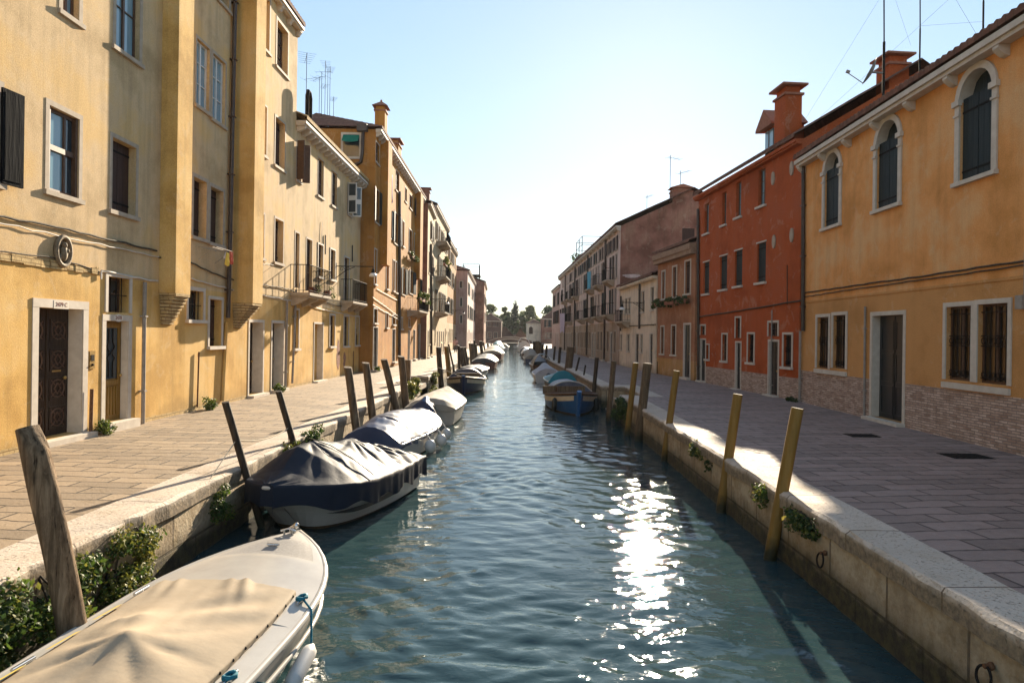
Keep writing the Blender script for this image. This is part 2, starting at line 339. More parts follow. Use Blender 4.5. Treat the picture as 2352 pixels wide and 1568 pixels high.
M['cream_plate'] = plain('number plate plaster', (.64, .56, .46), (.70, .63, .53), .8, .2)
M['lamp_white'] = plain('white lamp enamel', (.72, .70, .66), (.78, .76, .72), .35, .4, 4, 0)
M['soil'] = plain('dark silt ground', (.06, .05, .04), (.10, .085, .065), .95, .1, .3, .3)
def watermat():
    k = N('canal water', .03, .5); k.b.inputs['IOR'].default_value = 1.333
    k.color(k.ramp(k.noise(.5, 3), [(.3, (.018, .041, .048)), (.7, (.029, .056, .060))]))
    k.bump(k.math('ADD', k.noise(3.2, 3, .5, sc=(.8, 1.3, 1), dist=.6), k.math('MULTIPLY', k.noise(13, 3, .5, sc=(.8, 1.2, 1)), .26)), .22, .06); return k.m
M['water'] = watermat()

# ------------------------------------------------------------------ setting: ground, water, pavements
def edge_left(): return [(-4.4, -20), (-4.4, 29), (-5.4, 29), (-5.4, 34), (-4.45, 34), (-4.55, 60), (-4.4, 172)]
def edge_right(): return [(3.75, -20), (3.75, 24.9), (4.65, 24.9), (4.65, 29.3), (3.62, 29.3), (2.6, 62), (.9, 172)]
tag(MB().box(-900, 900, -300, 1500, -3.2, -3.0).build('ground', M['soil']), kind='structure')
def offset(pl, d):
    out = []
    for i, p in enumerate(pl):
        ns = []
        for a, b in ((i - 1, i), (i, i + 1)):
            if a >= 0 and b < len(pl):
                t = Vector((pl[b][0] - pl[a][0], pl[b][1] - pl[a][1])).normalized(); ns.append(Vector((-t.y, t.x)))
        n = ns[0] if len(ns) == 1 else (ns[0] + ns[1]) / (1 + ns[0].dot(ns[1]))
        out.append((p[0] + n.x * d, p[1] + n.y * d))
    return out
def quay(side, pl, far, pmat, label):
    s = 1 if side == 'l' else -1                       # left normal of the northward edge points west
    inner = offset(pl, s * .56); lip = offset(pl, -s * .035)
    ip = [(x, y, 0) for x, y in inner]
    m = MB().add(ip + [(far, 172, 0), (far, -20, 0)], [tuple(range(len(ip) + 2)) if s < 0 else tuple(range(len(ip) + 2))[::-1]])
    tag(m.build('pavement', pmat), kind='structure')
    root = MB()
    for a, b in zip(pl, pl[1:]):
        L_ = math.dist(a, b); n = max(1, int(L_ / 4))
        for i in range(n):
            p = [a[0] + (b[0] - a[0]) * i / n, a[1] + (b[1] - a[1]) * i / n]; q = [a[0] + (b[0] - a[0]) * (i + 1) / n, a[1] + (b[1] - a[1]) * (i + 1) / n]
            root.add([(*p, -3), (*q, -3), (*q, -.20), (*p, -.20)], [(0, 1, 2, 3)])
    o = root.build('quay_wall', M['quay']); tag(o, label, 'quay wall')
    c = MB(); n = len(pl)
    rr = random.Random(3)
    # coping stones with a worn, slightly irregular outer edge
    def dens(p):
        out = []
        for a, b in zip(p, p[1:]):
            k = max(1, int(math.dist(a, b) / .3)) if max(a[1], b[1]) < 70 else 6
            out += [(a[0] + (b[0] - a[0]) * i / k, a[1] + (b[1] - a[1]) * i / k) for i in range(k)]
        return out + [p[-1]]
    seg = [max(1, int(math.dist(a, b) / .3)) if max(a[1], b[1]) < 70 else 6 for a, b in zip(pl, pl[1:])]
    def densk(p):
        out = []
        for (a, b), k in zip(zip(p, p[1:]), seg): out += [(a[0] + (b[0] - a[0]) * i / k, a[1] + (b[1] - a[1]) * i / k) for i in range(k)]
        return out + [p[-1]]
    I, O = densk(inner), densk(lip)
    vs = []
    for (ix, iy), (ox, oy) in zip(I, O):
        j = rr.uniform(-.026, .02); j2 = rr.uniform(-.02, .004)
        vs += [(ix, iy, -.004), (ix, iy, .012), (ox + (ix - ox) * .06, oy + (iy - oy) * .06, .012 + j2), (ox + j, oy, -.028 + j2), (ox + j, oy, -.215), (ix, iy, -.215)]
    k = len(I); fs = []
    for i in range(k - 1):
        for j in range(5):
            f = (i * 6 + j, i * 6 + j + 1, (i + 1) * 6 + j + 1, (i + 1) * 6 + j); fs.append(f if s > 0 else f[::-1])
    c.add(vs, fs); c.build('coping', M['kerb'], o)
    return o
ql = quay('l', edge_left(), -70, M['pave_left'], 'sunlit stone quay wall with white coping and hanging plants on the yellow house side')
qr = quay('r', edge_right(), 70, M['pave_right'], 'shaded stone quay wall with algae and iron rings on the red house side')
stp = MB()
for i in range(4): stp.box(-5.4, -4.5, 29.0 + .0 + i * .9, 34 - .01, -3, -.95 + .22 * i + .01)
stp.build('steps', M['stone_grey'], ql)
stp = MB()
for i in range(4): stp.box(3.78, 4.65, 24.91, 29.29 - i * .8, -3, -.95 + .22 * i + .01)
stp.build('steps', M['stone_grey'], qr)
# land beyond the end of the canal and its quay front
lb = MB().box(-200, 200, 172, 420, -3, -.02).build('land', M['soil']); tag(lb, kind='structure')

def build_water():
    ys = [-6.0]
    while ys[-1] < 173: ys.append(ys[-1] + max(.034, .0042 * ys[-1] ** 1.02 if ys[-1] > 0 else .1))
    ys = np.array(ys); nx = 200
    xs = np.linspace(-6.2, 5.2, nx)
    X, Y = np.meshgrid(xs, ys); dy = np.gradient(ys)[:, None]
    r = np.random.RandomState(5); Z = np.zeros_like(X)
    wx = X + .25 * np.sin(.9 * Y + .7 * X) + .15 * np.sin(2.1 * X - 1.3 * Y); wy = Y + .2 * np.sin(1.1 * X - .6 * Y)
    for i in range(60):
        lam = .16 * (1.15 / .16) ** r.rand(); th = r.normal(math.pi / 2, .75); k = 2 * math.pi / lam
        a = .0185 / k * (.65 if lam > .6 else 1.2)
        att = np.clip((lam / dy - 2.2) / 2.5, 0, 1)
        Z += att * a * np.sin(k * (math.cos(th) * wx + math.sin(th) * wy) + r.rand() * 6.28)
    Z *= .85 + .32 * np.sin(.55 * X + .21 * Y + 1) * np.sin(.27 * Y - .4 * X) + .22 * np.sin(.9 * Y + .8 * X + 2) * np.sin(.13 * Y)      # calmer and livelier patches
    Z += WZ
    V = np.stack([X, Y, Z], -1).reshape(-1, 3).astype(np.float32)
    ny = len(ys); idx = np.arange(ny * nx).reshape(ny, nx)
    Fq = np.stack([idx[:-1, :-1], idx[:-1, 1:], idx[1:, 1:], idx[1:, :-1]], -1).reshape(-1, 4)
    me = bpy.data.meshes.new('water'); me.vertices.add(len(V)); me.vertices.foreach_set('co', V.ravel())
    me.loops.add(Fq.size); me.loops.foreach_set('vertex_index', Fq.ravel().astype(np.int32))
    me.polygons.add(len(Fq)); me.polygons.foreach_set('loop_start', np.arange(0, Fq.size, 4, dtype=np.int32))
    me.polygons.foreach_set('loop_total', np.full(len(Fq), 4, dtype=np.int32)); me.polygons.foreach_set('use_smooth', np.ones(len(Fq), dtype=bool))
    me.update(calc_edges=True); me.materials.append(M['water'])
    tag(link('water', me), kind='structure')
build_water()
# ------------------------------------------------------------------ houses
CACHE = {}
class House:
    """local frame: x left to right facing the facade, y into the house, z up"""
    def __init__(s, label, P0, P1, H, wall, D=9., rise=2., rev=.24, bands=None, z0=-.1, gable=True, name='house', cat='house', side=None, tile='tile', over=.28, corn='stone', corb=1.0, corn_h=.16, ang=None):
        s.P0, s.P1 = Vector(P0), Vector(P1); d = s.P1 - s.P0; s.L = d.length; s.d = d / s.L
        s.n = Vector((-s.d.y, s.d.x)); s.H = H; s.D = D; s.rise = rise; s.rev = rev; s.wall = wall; s.bands = bands or []; s.z0 = z0
        s.gable = gable; s.side = side; s.tile = tile; s.over = over; s.corn = corn; s.corb = corb; s.corn_h = corn_h
        s.root = thing(name, label, cat, (P0[0], P0[1], 0), math.atan2(s.d.y, s.d.x)); s.holes = []
    def px(s, u, v, off=0.):
        """pixel ray met with the facade plane (moved off metres towards the canal)"""
        rx, rz = ray(u, v); o = s.P0 - s.n * off
        t = o.dot(s.n) / (rx * s.n.x + 1 * s.n.y)
        p = Vector((rx * t, t)); return (p - o).dot(s.d), EYE + rz * t
    def rect(s, u0, u1, vt, vb):
        vm, um = (vt + vb) / 2, (u0 + u1) / 2
        a = s.px(u0, vm)[0]; b = s.px(u1, vm)[0]; return (a, b, s.px(um, vb)[1], s.px(um, vt)[1])
    def pt(s, u, v, off=.03):
        a, z = s.px(u, v, off); return (a, -off, z)
    def line(s, pts, off=.03): return [s.pt(u, v, off) for u, v in pts]
    # openings
    def win(s, kind, r, px=True, **k):
        r = s.rect(*r) if px else r
        a, b, z0, z1 = [round(x, 2) for x in r]
        if a < .05: a = .05
        if b > s.L - .05: b = s.L - .05
        if b - a < .12: return None
        s.holes.append((a, b, z0, z1))
        return make_window(s, kind, a, b, z0, z1, **k)
    def door(s, r, px=True, **k):
        r = s.rect(*r) if px else r
        a, b, z0, z1 = [round(x, 2) for x in r]
        a = max(a, .05); b = min(b, s.L - .05)
        if b - a < .12: return None
        s.holes.append((a, b, z0, z1)); return make_door(s, a, b, z0, z1, **k)
    def finish(s):
        m = MB(); L_, H, D = s.L, s.H, s.D; mats = [M[s.wall]] + [M[b[1]] for b in s.bands]
        if s.side: mats.append(M[s.side])
        sm = len(mats) - 1 if s.side else 0
        S = sorted({0., L_} | {x for h in s.holes for x in h[:2]}); Z = sorted({s.z0, H} | {x for h in s.holes for x in h[2:]} | {b[0] for b in s.bands})
        S = [x for x in S if 0 <= x <= L_]; Z = [z for z in Z if s.z0 <= z <= H]
        def band(z):
            for i, b in enumerate(s.bands):
                if z < b[0]: return i + 1
            return 0
        idx = {}
        def vid(x, z):
            if (x, z) not in idx: idx[(x, z)] = len(m.V); m.V.append((x, 0, z))
            return idx[(x, z)]
        for x0, x1 in zip(S, S[1:]):
            for a, b in zip(Z, Z[1:]):
                cx, cz = (x0 + x1) / 2, (a + b) / 2
                if any(h[0] < cx < h[1] and h[2] < cz < h[3] for h in s.holes): continue
                m.F.append([vid(x0, a), vid(x1, a), vid(x1, b), vid(x0, b)]); m.M.append(band(cz)); m.S.append(False)
        for (x0, x1, a, b) in s.holes:
            r = s.rev + .12; k = band((a + b) / 2)
            m.add([(x0, 0, a), (x1, 0, a), (x1, 0, b), (x0, 0, b), (x0, r, a), (x1, r, a), (x1, r, b), (x0, r, b)],
                  [(0, 1, 5, 4), (1, 2, 6, 5), (2, 3, 7, 6), (3, 0, 4, 7), (4, 5, 6, 7)], k)
        rz = H + (s.rise if s.gable else 0)
        for x, fl in ((0, 1), (L_, 0)):
            # side walls keep the same material bands as the front
            zs = [s.z0] + [b[0] for b in s.bands] + [H]
            for i, (a, b) in enumerate(zip(zs, zs[1:])):
                mt = sm if s.side else (i + 1 if i < len(s.bands) else 0)
                f = [(x, 0, a), (x, D, a), (x, D, b), (x, 0, b)]
                m.add(f, [(0, 1, 2, 3) if not fl else (3, 2, 1, 0)], mt)
            if s.gable: m.add([(x, 0, H), (x, D, H), (x, D / 2, rz)], [(0, 1, 2) if not fl else (2, 1, 0)], sm)
        m.add([(0, D, s.z0), (L_, D, s.z0), (L_, D, H), (0, D, H)], [(3, 2, 1, 0)], 0)
        s.wallobj = m.build('wall', mats, s.root)
        s.roofobj = s.make_roof(); return s
    def make_roof(s):
        L_, H, D, R_, o = s.L, s.H + .02, s.D, s.rise, s.over
        m = MB(); pitch = .21; nt = max(2, int((L_ + .1) / pitch)); sl = R_ / (D / 2)
        x0, x1 = -.06, L_ + .06
        def surf(a, b, back=False, hip=False):
            # corrugated tiles; every course steps down a little
            x = x0 + (x1 - x0) * a; y = -o + (D / 2 + o) * b
            ph = (a * nt) % 1.0
            z = H + .12 + sl * (y + o) - sl * o * .0 + .075 * abs(math.sin(math.pi * ph)) + .02 * (1 - (b * 14) % 1.0)
            if hip:
                e = min(x - x0, x1 - x) ; z = min(z, H + .12 + sl * e * 1.1 + .05 * abs(math.sin(math.pi * ph)))
            return (x, D - y if back else y, z)
        hip = not s.gable
        seg = nt * 4 if nt < 140 else nt * 2
        nb = 14 if hip else 8
        m.grid(lambda a, b: surf(a, b, False, hip), seg, nb, 0, True); m.grid(lambda a, b: surf(1 - a, b, True, hip), max(2, nt), 4 if not hip else 10, 0, True)
        m.grid(lambda a, b: (x0 + (x1 - x0) * a, -o - .004, H + .05 + (surf(a, 0, False, hip)[2] - H - .05) * b), seg, 1, 0, False)
        # underside and eave edge
        m.add([(x0, -o, H + .05), (x1, -o, H + .05), (x1, D / 2, H + .05 + sl * (D / 2 + o)), (x0, D / 2, H + .05 + sl * (D / 2 + o)), (x1, D + o, H + .05), (x0, D + o, H + .05)],
              [(0, 3, 2, 1), (3, 5, 4, 2)] if not hip else [(0, 5, 4, 1)], 0)
        roof = m.build('roof', [M[s.tile]], s.root)
        c = MB()
        if s.corn:
            h = s.corn_h
            c.box(-.05, L_ + .05, -o + .03, -.002, s.H - h * .55, s.H + .02)
            c.box(-.04, L_ + .04, -o + .09, -.003, s.H - h, s.H - h * .55 - .002)
            if s.corb:
                n = int(L_ / s.corb)
                for i in range(n + 1):
                    x = .12 + (L_ - .24) * i / max(1, n); w_ = .085; z = s.H - h - .003
                    c.add([(x + q * w_, y, zz) for q in (-1, 1) for y, zz in ((-.002, z), (-o + .11, z), (-o + .10, z - .06), (-o + .15, z - .12), (-.09, z - .20), (-.002, z - .22))],
                          [(0, 1, 2, 3, 4, 5), (11, 10, 9, 8, 7, 6)] + [(i_, (i_ + 1) % 6 + 6 * 0, (i_ + 1) % 6 + 6, i_ + 6) for i_ in range(6)])
            c.build('cornice', [M[s.corn]], s.root)
        return roof
    def pipe(s, pts, r=.05, mat='pipe_dark', name='drainpipe', off=.08, brk=True):
        m = MB(); P = s.line(pts, off) if len(pts[0]) == 2 else pts
        m.tube(P, r, 8)
        if brk and abs(P[0][2] - P[-1][2]) > 1.5:
            z = min(P[0][2], P[-1][2]) + .8
            while z < max(P[0][2], P[-1][2]) - .3:
                t = (z - P[0][2]) / (P[-1][2] - P[0][2]); x = P[0][0] + (P[-1][0] - P[0][0]) * t
                m.box(x - r * 1.25, x + r * 1.25, -off - r * 1.25, -.002, z, z + .035); z += 1.7
        return m.build(name, [M[mat]], s.root)
    def cable(s, pts, r=.014, mat='cable', wob=.02, name='cable', off=.035):
        P = s.line(pts, off); out = []
        for a, b in zip(P, P[1:]):
            n = max(2, int(math.dist(a, b) / .3))
            for i in range(n):
                t = i / n; out.append((a[0] + (b[0] - a[0]) * t, a[1] + (b[1] - a[1]) * t, a[2] + (b[2] - a[2]) * t + rnd.uniform(-wob, wob)))
        out.append(P[-1]); return MB().tube(out, r, 6).build(name, [M[mat]], s.root)
    def chimney(s, x, y, w_, d, ztop, mat, style='flat', zb=None):
        m = MB(); zb = s.H - .3 if zb is None else zb
        m.box(x - w_ / 2, x + w_ / 2, y - d / 2, y + d / 2, zb, ztop - .42)
        m.box(x - w_ / 2 - .06, x + w_ / 2 + .06, y - d / 2 - .06, y + d / 2 + .06, ztop - .419, ztop - .34, 1)
        m.box(x - w_ / 2 + .05, x + w_ / 2 - .05, y - d / 2 + .05, y + d / 2 - .05, ztop - .339, ztop - .1)
        a, b = w_ / 2 + .16, d / 2 + .16
        if style == 'flat': m.box(x - a, x + a, y - b, y + b, ztop - .09, ztop - .02, 1)
        elif style == 'cone':
            m.add([(x - a, y - b, ztop - .12), (x + a, y - b, ztop - .12), (x + a, y + b, ztop - .12), (x - a, y + b, ztop - .12), (x, y, ztop + .28)], [(0, 1, 4), (1, 2, 4), (2, 3, 4), (3, 0, 4), (3, 2, 1, 0)], 1)
            m.ball((x, y, ztop + .3), .07, 6, 1)
        else:
            m.add([(x - a, y - b, ztop - .12), (x + a, y - b, ztop - .12), (x + a, y + b, ztop - .12), (x - a, y + b, ztop - .12), (x - a, y, ztop + .15), (x + a, y, ztop + .15)], [(0, 1, 5, 4), (1, 2, 5), (2, 3, 4, 5), (3, 0, 4), (3, 2, 1, 0)], 1)
        return m.build('chimney', [M[mat], M['terracotta']], s.roofobj)
    def antenna(s, x, y, z0, z1, arms=(), r=.018):
        """roof aerial: mast with booms and elements"""
        m = MB().tube([(x, y, z0), (x, y, z1)], r, 6)
        for (dz, ln, nn, an) in arms:
            c, sn = math.cos(an), math.sin(an); z = z1 - dz
            m.tube([(x - .2 * ln * c, y - .2 * ln * sn, z), (x + .8 * ln * c, y + .8 * ln * sn, z)], r * .6, 5)
            for i in range(nn):
                t = -.2 + i / max(1, nn - 1); e = ln * .32 * (1 - .4 * i / nn)
                px_, py = x + t * ln * c, y + t * ln * sn
                m.tube([(px_ + sn * e, py - c * e, z), (px_ - sn * e, py + c * e, z)], r * .4, 4)
        return m.build('aerial', [M['iron']], s.roofobj)

def planks(m, x0, x1, y, z0, z1, t, n, mat=0):
    for i in range(n):
        a = x0 + (x1 - x0) * i / n; b = x0 + (x1 - x0) * (i + 1) / n
        m.box(a + .004, b - .004, y, y + t, z0, z1, mat)
def make_window(h, kind, a, b, z0, z1, fw=.11, stone='stone', frame='frame_brown', shut='shutter_brown', sill=True, surround=True, glass='glass', depth=None, lean=1.15, vent=False, label=None, jambs=True, mull=1, arch=False, wallmat=None, leaf=.5):
    w_, H = round(b - a, 2), round(z1 - z0, 2); rev = round(depth or h.rev, 2)
    key = (kind, w_, H, fw, stone, frame, shut, sill, surround, glass, rev, lean, jambs, mull, arch, wallmat, leaf)
    if key not in CACHE: CACHE[key] = window_meshes(*key)
    parts = CACHE[key]
    root = link('window', parts[0][1], h.root, (a, 0, z0))
    for nm, me in parts[1:]: link(nm, me, root)
    if label: root['label'] = label
    return root
def window_meshes(kind, w_, H, fw, stone, frame, shut, sill, surround, glass, rev, lean, jambs, mull, arch, wallmat, leaf):
    out = []; g = .001
    m = MB()
    R_ = w_ / 2; sp = H - R_                                     # arch springing
    if arch:
        n = 14; P = lambda r, i, y: (R_ + r * math.cos(math.pi * i / n), y, sp + r * math.sin(math.pi * i / n))
        # spandrels that close the square hole round the arch, flush with the wall
        for sg, i0, i1, cx in ((1, 0, n // 2, w_), (-1, n // 2, n, 0)):
            for i in range(i0, i1):
                m.add([P(R_, i, .003), P(R_, i + 1, .003), (cx, .003, H)], [(0, 1, 2)], 1)
                m.add([P(R_, i, .003), P(R_, i + 1, .003), P(R_, i + 1, rev), P(R_, i, rev)], [(0, 1, 2, 3)], 0)
        for i in range(n):                                        # moulded archivolt
            q = [P(R_, i, -.045), P(R_, i + 1, -.045), P(R_ + fw, i + 1, -.045), P(R_ + fw, i, -.045)]
            q += [(x, -g, z) for x, y, z in q]
            m.add(q, [(0, 3, 2, 1), (0, 1, 5, 4), (2, 3, 7, 6)])
        for sx in (0, 1):
            x0 = -fw if sx == 0 else w_ + .0; m.box(x0, x0 + fw, -.04, -g, 0, sp - .001)
            m.box(x0 - .045, x0 + fw + .045, -.09, -g - .001, sp - .07, sp + .05); m.box(x0 - .02, x0 + fw + .02, -.065, -g - .002, sp - .30, sp - .25)
    elif surround:
        y = -.012 if stone == 'stone_grey' else -.03
        m.box(-fw, w_ + fw, y, -g, H + .001, H + fw)
        if jambs:
            m.box(-fw, -g, y, -g, 0, H); m.box(w_ + g, w_ + fw, y, -g, 0, H)
    if not m.V: m.box(.0, w_, rev - .01, rev, H - .02, H - .001)
    out.append(('window', m.mesh('window', [M[stone], M[wallmat] if wallmat else M[stone]])))
    if sill: out.append(('sill', MB().box(-fw - .03, w_ + fw + .03, -.06 if stone == 'stone_grey' else -.10, -g, -.09, -.001).mesh('sill', [M[stone]])))
    yb = rev - .04; e = .003
    if kind in ('G', 'GO', 'B', 'GP'):
        f = MB(); t = .05
        f.box(e, t, yb, yb + .045, e, H - e); f.box(w_ - t, w_ - e, yb, yb + .045, e, H - e); f.box(t, w_ - t, yb, yb + .045, e, t); f.box(t, w_ - t, yb, yb + .045, H - t, H - e)
        for i in range(mull):
            x = w_ * (i + 1) / (mull + 1); f.box(x - .035, x + .035, yb - .004, yb + .04, t, H - t)
        for q in ((.36, .68) if H > 1.1 else (.55,)): f.box(t, w_ - t, yb + .006, yb + .03, H * q - .012, H * q + .012)
        out.append(('frame', f.mesh('frame', [M[frame]])))
        out.append(('pane', MB().add([(t, yb + .035, t), (w_ - t, yb + .035, t), (w_ - t, yb + .035, H - t), (t, yb + .035, H - t)], [(0, 1, 2, 3)]).mesh('pane', [M[glass]])))
    if kind == 'SASH':
        f = MB(); t = .07
        f.box(e, t, yb - .05, yb + .045, e, H - e); f.box(w_ - t, w_ - e, yb - .05, yb + .045, e, H - e); f.box(t, w_ - t, yb, yb + .045, e, t); f.box(t, w_ - t, yb, yb + .045, H - t, H - e)
        f.box(t, w_ - t, yb - .02, yb + .05, H * .53 - .05, H * .53 + .05); f.box(w_ * .6, w_ * .6 + .05, yb - .005, yb + .04, t, H - t)
        out.append(('frame', f.mesh('frame', [M[frame]])))
        for q0, q1 in ((t, H * .53 - .05), (H * .53 + .05, H - t)):
            out.append(('pane', MB().add([(t, yb + .03, q0), (w_ * .6, yb + .03, q0), (w_ * .6, yb + .03, q1), (t, yb + .03, q1)], [(0, 1, 2, 3)]).mesh('pane', [M[glass]])))
        out.append(('pane', MB().add([(w_ * .6 + .05, yb + .03, t), (w_ - t, yb + .03, t), (w_ - t, yb + .03, H - t), (w_ * .6 + .05, yb + .03, H - t)], [(0, 1, 2, 3)]).mesh('pane', [M['glass']])))
    if kind == 'S':
        for sx in (0, 1):
            s_ = MB(); x0, x1 = (e, w_ / 2 - .004) if sx == 0 else (w_ / 2 + .004, w_ - e)
            n = max(2, int((x1 - x0) / .16))
            if arch:
                planks(s_, x0 + .012, x1 - .012 if sx else x1, .045, e, sp + .06, .04, n)
                for q in (.12, .86): s_.box(x0 + .02, x1 - .02, .03, .044, sp * q - .02, sp * q + .02, 1)
                for i in range(n):
                    p0 = x0 + (x1 - x0) * i / n; p1 = x0 + (x1 - x0) * (i + 1) / n
                    za = sp + math.sqrt(max(0, R_ ** 2 - (p0 - R_) ** 2)); zb = sp + math.sqrt(max(0, R_ ** 2 - (p1 - R_) ** 2))
                    q = [(p0 + .004, yb, sp - .1), (p1 - .004, yb, sp - .1), (p1 - .004, yb, zb), (p0 + .004, yb, za)]; q += [(x, y + .04, z) for x, y, z in q]
                    s_.add(q, [(0, 1, 2, 3), (0, 3, 7, 4), (1, 5, 6, 2), (3, 2, 6, 7)])
            else: planks(s_, x0, x1, yb, e, H - e, .04, n)
            for q in (() if arch else (.14, .86)): s_.box(x0 + .01, x1 - .01, yb - .016, yb - .002, H * q - .02, H * q + .02, 1)
            out.append(('shutter', s_.mesh('shutter', [M[shut], M['iron']])))
    if kind in ('GO', 'GP'):
        lw = w_ * leaf if leaf else w_ / 2
        for sx in (0, 1):
            if kind == 'GP' and sx == 0 and lean < 0: continue
            s_ = MB(); an = lean if kind == 'GP' else .10
            hx = -.01 if sx == 0 else w_ + .01; dx = (-1 if sx == 0 else 1)
            ax = Vector((dx * math.cos(abs(an)), -math.sin(abs(an)), 0)); nn = Vector((-ax.y, ax.x, 0))
            c = Vector((hx, -.05, H / 2)) + ax * lw / 2
            s_.obox(c, ax * lw / 2, nn * .02, (0, 0, H / 2)); s_.obox(c, ax * (lw / 2 - .05), nn * .027, (0, 0, H * .2 - .03)); 
            for q in (-.27, .27): s_.obox(c + Vector((0, 0, q * H)), ax * (lw / 2 - .045), nn * .028, (0, 0, H * .19), 1 if shut == 'frame_white' else 0)
            out.append(('shutter', s_.mesh('shutter', [M[shut], M['glass']])))
    if kind == 'B':
        b_ = MB(); n = max(3, int(w_ / .16))
        for i in range(1, n): b_.tube([(w_ * i / n, .05, e), (w_ * i / n, .05, H - e)], .011, 6)
        k = max(2, int(H / .36))
        for i in range(1, k): b_.tube([(e, .05, H * i / k), (w_ - e, .05, H * i / k)], .010, 6)
        out.append(('grille', b_.mesh('grille', [M['iron']])))
    if kind == 'BR':                                              # ornamental wrought iron grille in front of curtained glass
        f = MB(); t = .05
        f.box(e, t, yb, yb + .045, e, H - e); f.box(w_ - t, w_ - e, yb, yb + .045, e, H - e); f.box(t, w_ - t, yb, yb + .045, e, t); f.box(t, w_ - t, yb, yb + .045, H - t, H - e); f.box(w_ / 2 - .04, w_ / 2 + .04, yb, yb + .04, t, H - t)
        out.append(('frame', f.mesh('frame', [M[frame]])))
        out.append(('pane', MB().add([(t, yb + .035, t), (w_ - t, yb + .035, t), (w_ - t, yb + .035, H - t), (t, yb + .035, H - t)], [(0, 1, 2, 3)]).mesh('pane', [M[glass]])))
        b_ = MB(); n = max(5, int(w_ / .13))
        for i in range(1, n):
            x = w_ * i / n; b_.tube([(x, .06, .05), (x, .06, H - .08)], .009, 6); b_.tube([(x, .06, H - .08), (x, .06, H - .03)], [.016, .002], 5)
        for z in (.10, H * .47, H * .60, H - .16): b_.box(.01, w_ - .01, .052, .068, z - .01, z + .01)
        for i in range(n):
            x = w_ * (i + .5) / n
            for z, rr in ((H * .535, w_ / n * .42), (.17, w_ / n * .35)):
                b_.tube([(x + rr * math.cos(q), .06, z + rr * math.sin(q)) for q in [2 * math.pi * j / 10 for j in range(11)]], .007, 5)
        out.append(('grille', b_.mesh('grille', [M['iron']])))
    return out
def make_door(h, a, b, z0, z1, mat='door_dark', fw=.16, stone='stone', style='panel', step=.12, transom=None, depth=None, glass='glass', jambs=True, label=None):
    w_, H = b - a, z1 - z0; rev = depth or h.rev; y = rev - .05; e = .004; g = .001
    d = MB(); top = H - e
    d.box(e, w_ - e, y, y + .05, e, top)
    if style == 'carved':                                         # four square panels of carved lattice per leaf
        for sx in (0, 1):
            for i in range(4):
                x0 = w_ * (.06 + .5 * sx); x1 = x0 + w_ * .38; zb = .12 + (H - .2) * i / 4; zt = zb + (H - .2) / 4 - .12
                for q in ((x0, x1, zb, zb + .035), (x0, x1, zt - .035, zt), (x0, x0 + .035, zb + .036, zt - .036), (x1 - .035, x1, zb + .036, zt - .036)): d.box(q[0], q[1], y - .025, y - g, q[2], q[3])
                cx, cz, rx, rz = (x0 + x1) / 2, (zb + zt) / 2, (x1 - x0) / 2 - .05, (zt - zb) / 2 - .05
                d.tube([(cx + rx * math.cos(t), y - .012, cz + rz * math.sin(t)) for t in [2 * math.pi * j / 16 for j in range(17)]], .014, 5, 1)
                d.tube([(cx + .5 * rx * p, y - .012, cz + .6 * rz * q) for p, q in ((0, 1), (1, 0), (0, -1), (-1, 0), (0, 1))], .014, 5, 1)
                for p, q in ((1, 1), (1, -1), (-1, 1), (-1, -1)): d.tube([(cx + rx * p, y - .012, cz + rz * q), (cx + .35 * rx * p, y - .012, cz + .4 * rz * q)], .012, 5, 1)
        d.box(w_ / 2 - .03, w_ / 2 + .03, y - .03, y - .002, .02, H - .03)
        d.box(w_ * .6, w_ * .8, y - .032, y - .026, H * .5, H * .5 + .035, 2)
    elif style == 'glazed':                                       # varnished leaf: ribbed boards below, tall pane with ironwork above
        d.box(w_ * .18, w_ * .82, y - .004, y - g, H * .42, H * .93, 3)
        for x in (.1, .82): d.box(w_ * x, w_ * (x + .08), y - .025, y - g, H * .40, H * .95)
        for z in (.36, .93): d.box(w_ * .1, w_ * .9, y - .028, y - g, H * z, H * (z + .045))
        for i in range(6): d.box(w_ * (.14 + .125 * i), w_ * (.14 + .125 * i) + .07, y - .018, y - g, .12, H * .34)
        for sx in (-1, 1):
            d.tube([(w_ * .5 + sx * w_ * q, y - .02, H * z) for q, z in ((.09, .44), (.09, .58), (.17, .63), (.03, .68), (.17, .74), (.09, .79), (.09, .92))], .013, 5, 2)
        d.box(w_ * .45, w_ * .55, y - .02, y - .002, H * .375, H * .385, 2)
    else:
        for i in range(3):
            zb = .1 + (H - .16) * i / 3; zt = zb + (H - .16) / 3 - .08
            for sx in (0, 1):
                x0 = w_ * (.07 + .47 * sx); x1 = x0 + w_ * .39
                for q in ((x0, x1, zb, zb + .03), (x0, x1, zt - .03, zt), (x0, x0 + .03, zb + .031, zt - .031), (x1 - .03, x1, zb + .031, zt - .031)): d.box(q[0], q[1], y - .016, y - g, q[2], q[3])
        d.box(w_ / 2 - .012, w_ / 2 + .012, y - .02, y - .002, .02, H - .03)
    o = d.build('door', [M[mat], M['door_carving'] if style == 'carved' else M['iron'], M['iron'] if style == 'glazed' else M['brass'], M['glass']], h.root, (a, 0, z0))
    if label: o['label'] = label
    f = MB()
    f.box(-fw, w_ + fw, -.022, -g, H + .001, H + fw)
    if jambs:
        f.box(-fw, -g, -.018, -g, 0, H); f.box(w_ + g, w_ + fw, -.018, -g, 0, H)
        f.box(.003, .013, .0, rev - .055, 0, H - .003); f.box(w_ - .013, w_ - .003, .0, rev - .055, 0, H - .003)          # stone lining of the reveal
    f.build('frame', [M[stone]], o)
    if step: MB().box(-fw - .02, w_ + fw + .02, -.22, y - .002, -step, -.002).build('step', [M[stone]], o)
